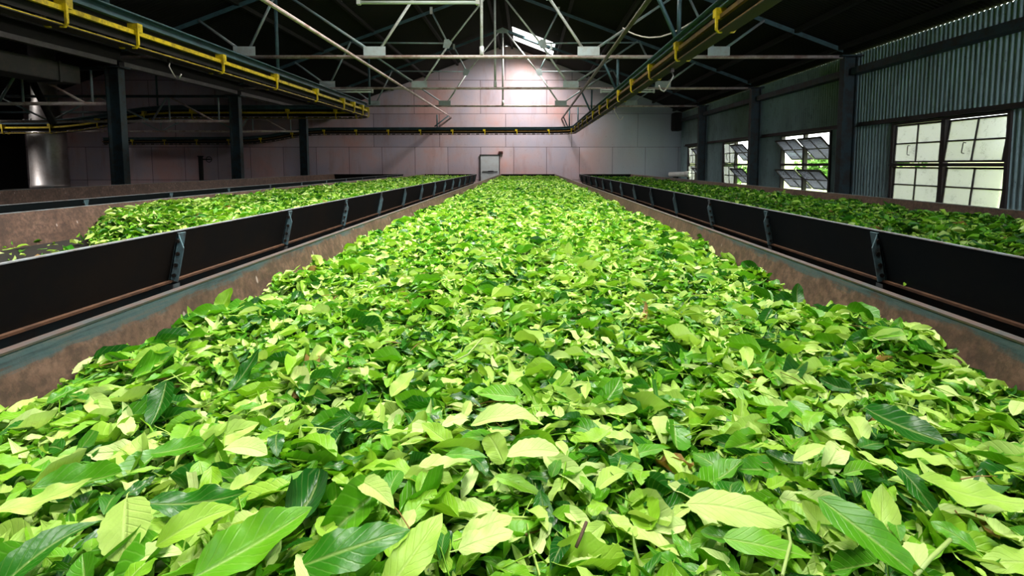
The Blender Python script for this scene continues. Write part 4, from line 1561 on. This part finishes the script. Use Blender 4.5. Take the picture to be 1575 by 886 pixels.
GROUPS = [((0.04, 0.20), 'dark glossy green tea leaf lying loose on the near end of the central bed', 'dark glossy leaves on the near bed'),
          ((0.28, 0.50), 'mid-green tea leaf lying loose on the near end of the central bed', 'mid-green leaves on the near bed'),
          ((0.52, 0.72), 'light yellow-green tea leaf lying loose on the near end of the central bed', 'yellow-green leaves on the near bed'),
          ((0.78, 0.92), 'pale underside-up tea leaf lying loose on the near end of the central bed', 'pale leaves on the near bed')]
rg = np.random.default_rng(77)
made = 0
tries = 0
while made < 262 and tries < 6000:
    tries += 1
    u = rg.uniform(-15, 1590)
    v = 560 + 330 * rg.random() ** 0.75
    p = at_px(u, v, rg.uniform(0.004, 0.016))
    if abs(p.x) > 0.80:
        continue
    dmin = min(((p.x - a) ** 2 + (p.y - b) ** 2) ** 0.5 for a, b in TAKEN)
    if dmin < 0.026:
        continue
    g = rg.choice(4, p=[0.16, 0.30, 0.28, 0.26])
    rngt = GROUPS[g][0]
    tint = round(rngt[0] + (rngt[1] - rngt[0]) * rg.integers(0, 4) / 3, 2)
    sz = float(np.clip(rg.lognormal(math.log(0.050), 0.30), 0.030, 0.095))
    az = rg.uniform(0, 6.283)
    if abs(p.x) + 0.5 * sz * abs(math.cos(az)) > 0.85:
        continue
    put_leaf(int(rg.integers(0, 12)), tint, p, sz, az, float(np.clip(abs(rg.normal(0, 0.35)), 0, 1.0)), rg.uniform(0, 6.283), float(rg.normal(0, 0.2)), GROUPS[g][1], GROUPS[g][2])
    made += 1

# stray leaves on the boards
lx = 0.895 - 0.055 * 0.25
o = put_leaf(3, 0.16, Vector((0.872, 2.62, RIM - 0.045)), 0.085, R(90), 1.2, R(90), 0.0, 'dark tea leaf stuck upright on the inner face of the right board')
o = put_leaf(8, 0.6, Vector((1.735, 2.36, FLOOR + 0.012)), 0.03, R(50), 0.6, 0.0, 0.0, 'small scrap of tea leaf lodged on the rusty edge of the right trough')

# a few loose stems
for (pts, rr0, mt, lb) in (
        ([(1212, 812), (1216, 835), (1209, 862), (1203, 886)], 0.0015, 'stem_green', 'light green leaf stalk running down from the long pale leaf'),
        ([(1462, 830), (1432, 858), (1408, 886)], 0.0019, 'stem_green', 'light green stalk slanting at the bottom right'),
        ([(886, 842), (893, 826), (902, 803)], 0.0017, 'bark', 'brown twig poking up at the bottom centre'),
        ([(690, 560), (720, 545), (742, 520)], 0.0018, 'stem_green', 'thin green stalk in the middle of the bed')):
    if 'stem_green' not in M:
        M['stem_green'] = plain('green_stem', (0.42, 0.58, 0.16), 0.5)
    q = [at_px(u, v, 0.026 + 0.006 * i) for i, (u, v) in enumerate(pts)]
    tag(MB().tube(q, rr0, 6).build('tea_stalk', mt, smooth=True), lb, 'stalk')


# ------------------------------------------------------------------ shrubs outside the tilted windows
def shrub(x, y, z0, rad, hgt, label, seed):
    g = np.random.default_rng(seed)
    r = thing('shrub', (x, y, z0), label, 'shrub', 'shrubs outside the windows')
    b = MB()
    for k in range(5):
        a = k * 1.26
        b.tube([(x, y, z0 - 0.1), (x + 0.25 * rad * math.cos(a), y + 0.25 * rad * math.sin(a), z0 + 0.4 * hgt), (x + 0.6 * rad * math.cos(a), y + 0.6 * rad * math.sin(a), z0 + 0.8 * hgt)], 0.03, 6, True, 0.01)
    b.build('stems', 'bark', r, True)
    n = 1400
    d = g.normal(size=(n, 3))
    d /= np.linalg.norm(d, axis=1)[:, None]
    rr = g.uniform(0.55, 1.0, n)[:, None] * (1 + 0.25 * np.sin(5 * d[:, :1] + 3 * d[:, 1:2]))
    pos = np.array([0, 0, 0.55 * hgt]) + d * rr * np.array([rad, rad, 0.5 * hgt])
    s2 = Swarm()
    R3 = rots(n, g.uniform(0, 6.28, n), g.uniform(0, 1.2, n), g.uniform(0, 6.28, n), g.normal(0, 0.4, n))
    s2.add(TM['lo'][0], pos, R3, g.uniform(0.12, 0.22, n), np.full(n, 0.3))
    o = s2.build('foliage', M['shrub_leaf'])
    o.parent = r
    return r


shrub(8.6, 14.6, 0.55, 0.9, 1.15, 'green shrub outside seen through the nearest tilted window', 1)
shrub(11.2, 16.8, 1.0, 1.2, 1.1, 'leafy shrub farther up the slope outside the nearest tilted window', 2)
shrub(8.2, 21.4, 0.5, 0.8, 0.8, 'green shrub outside the second window from the far wall', 3)

for o in SC.objects:
    if '_o' in o:
        del o['_o']
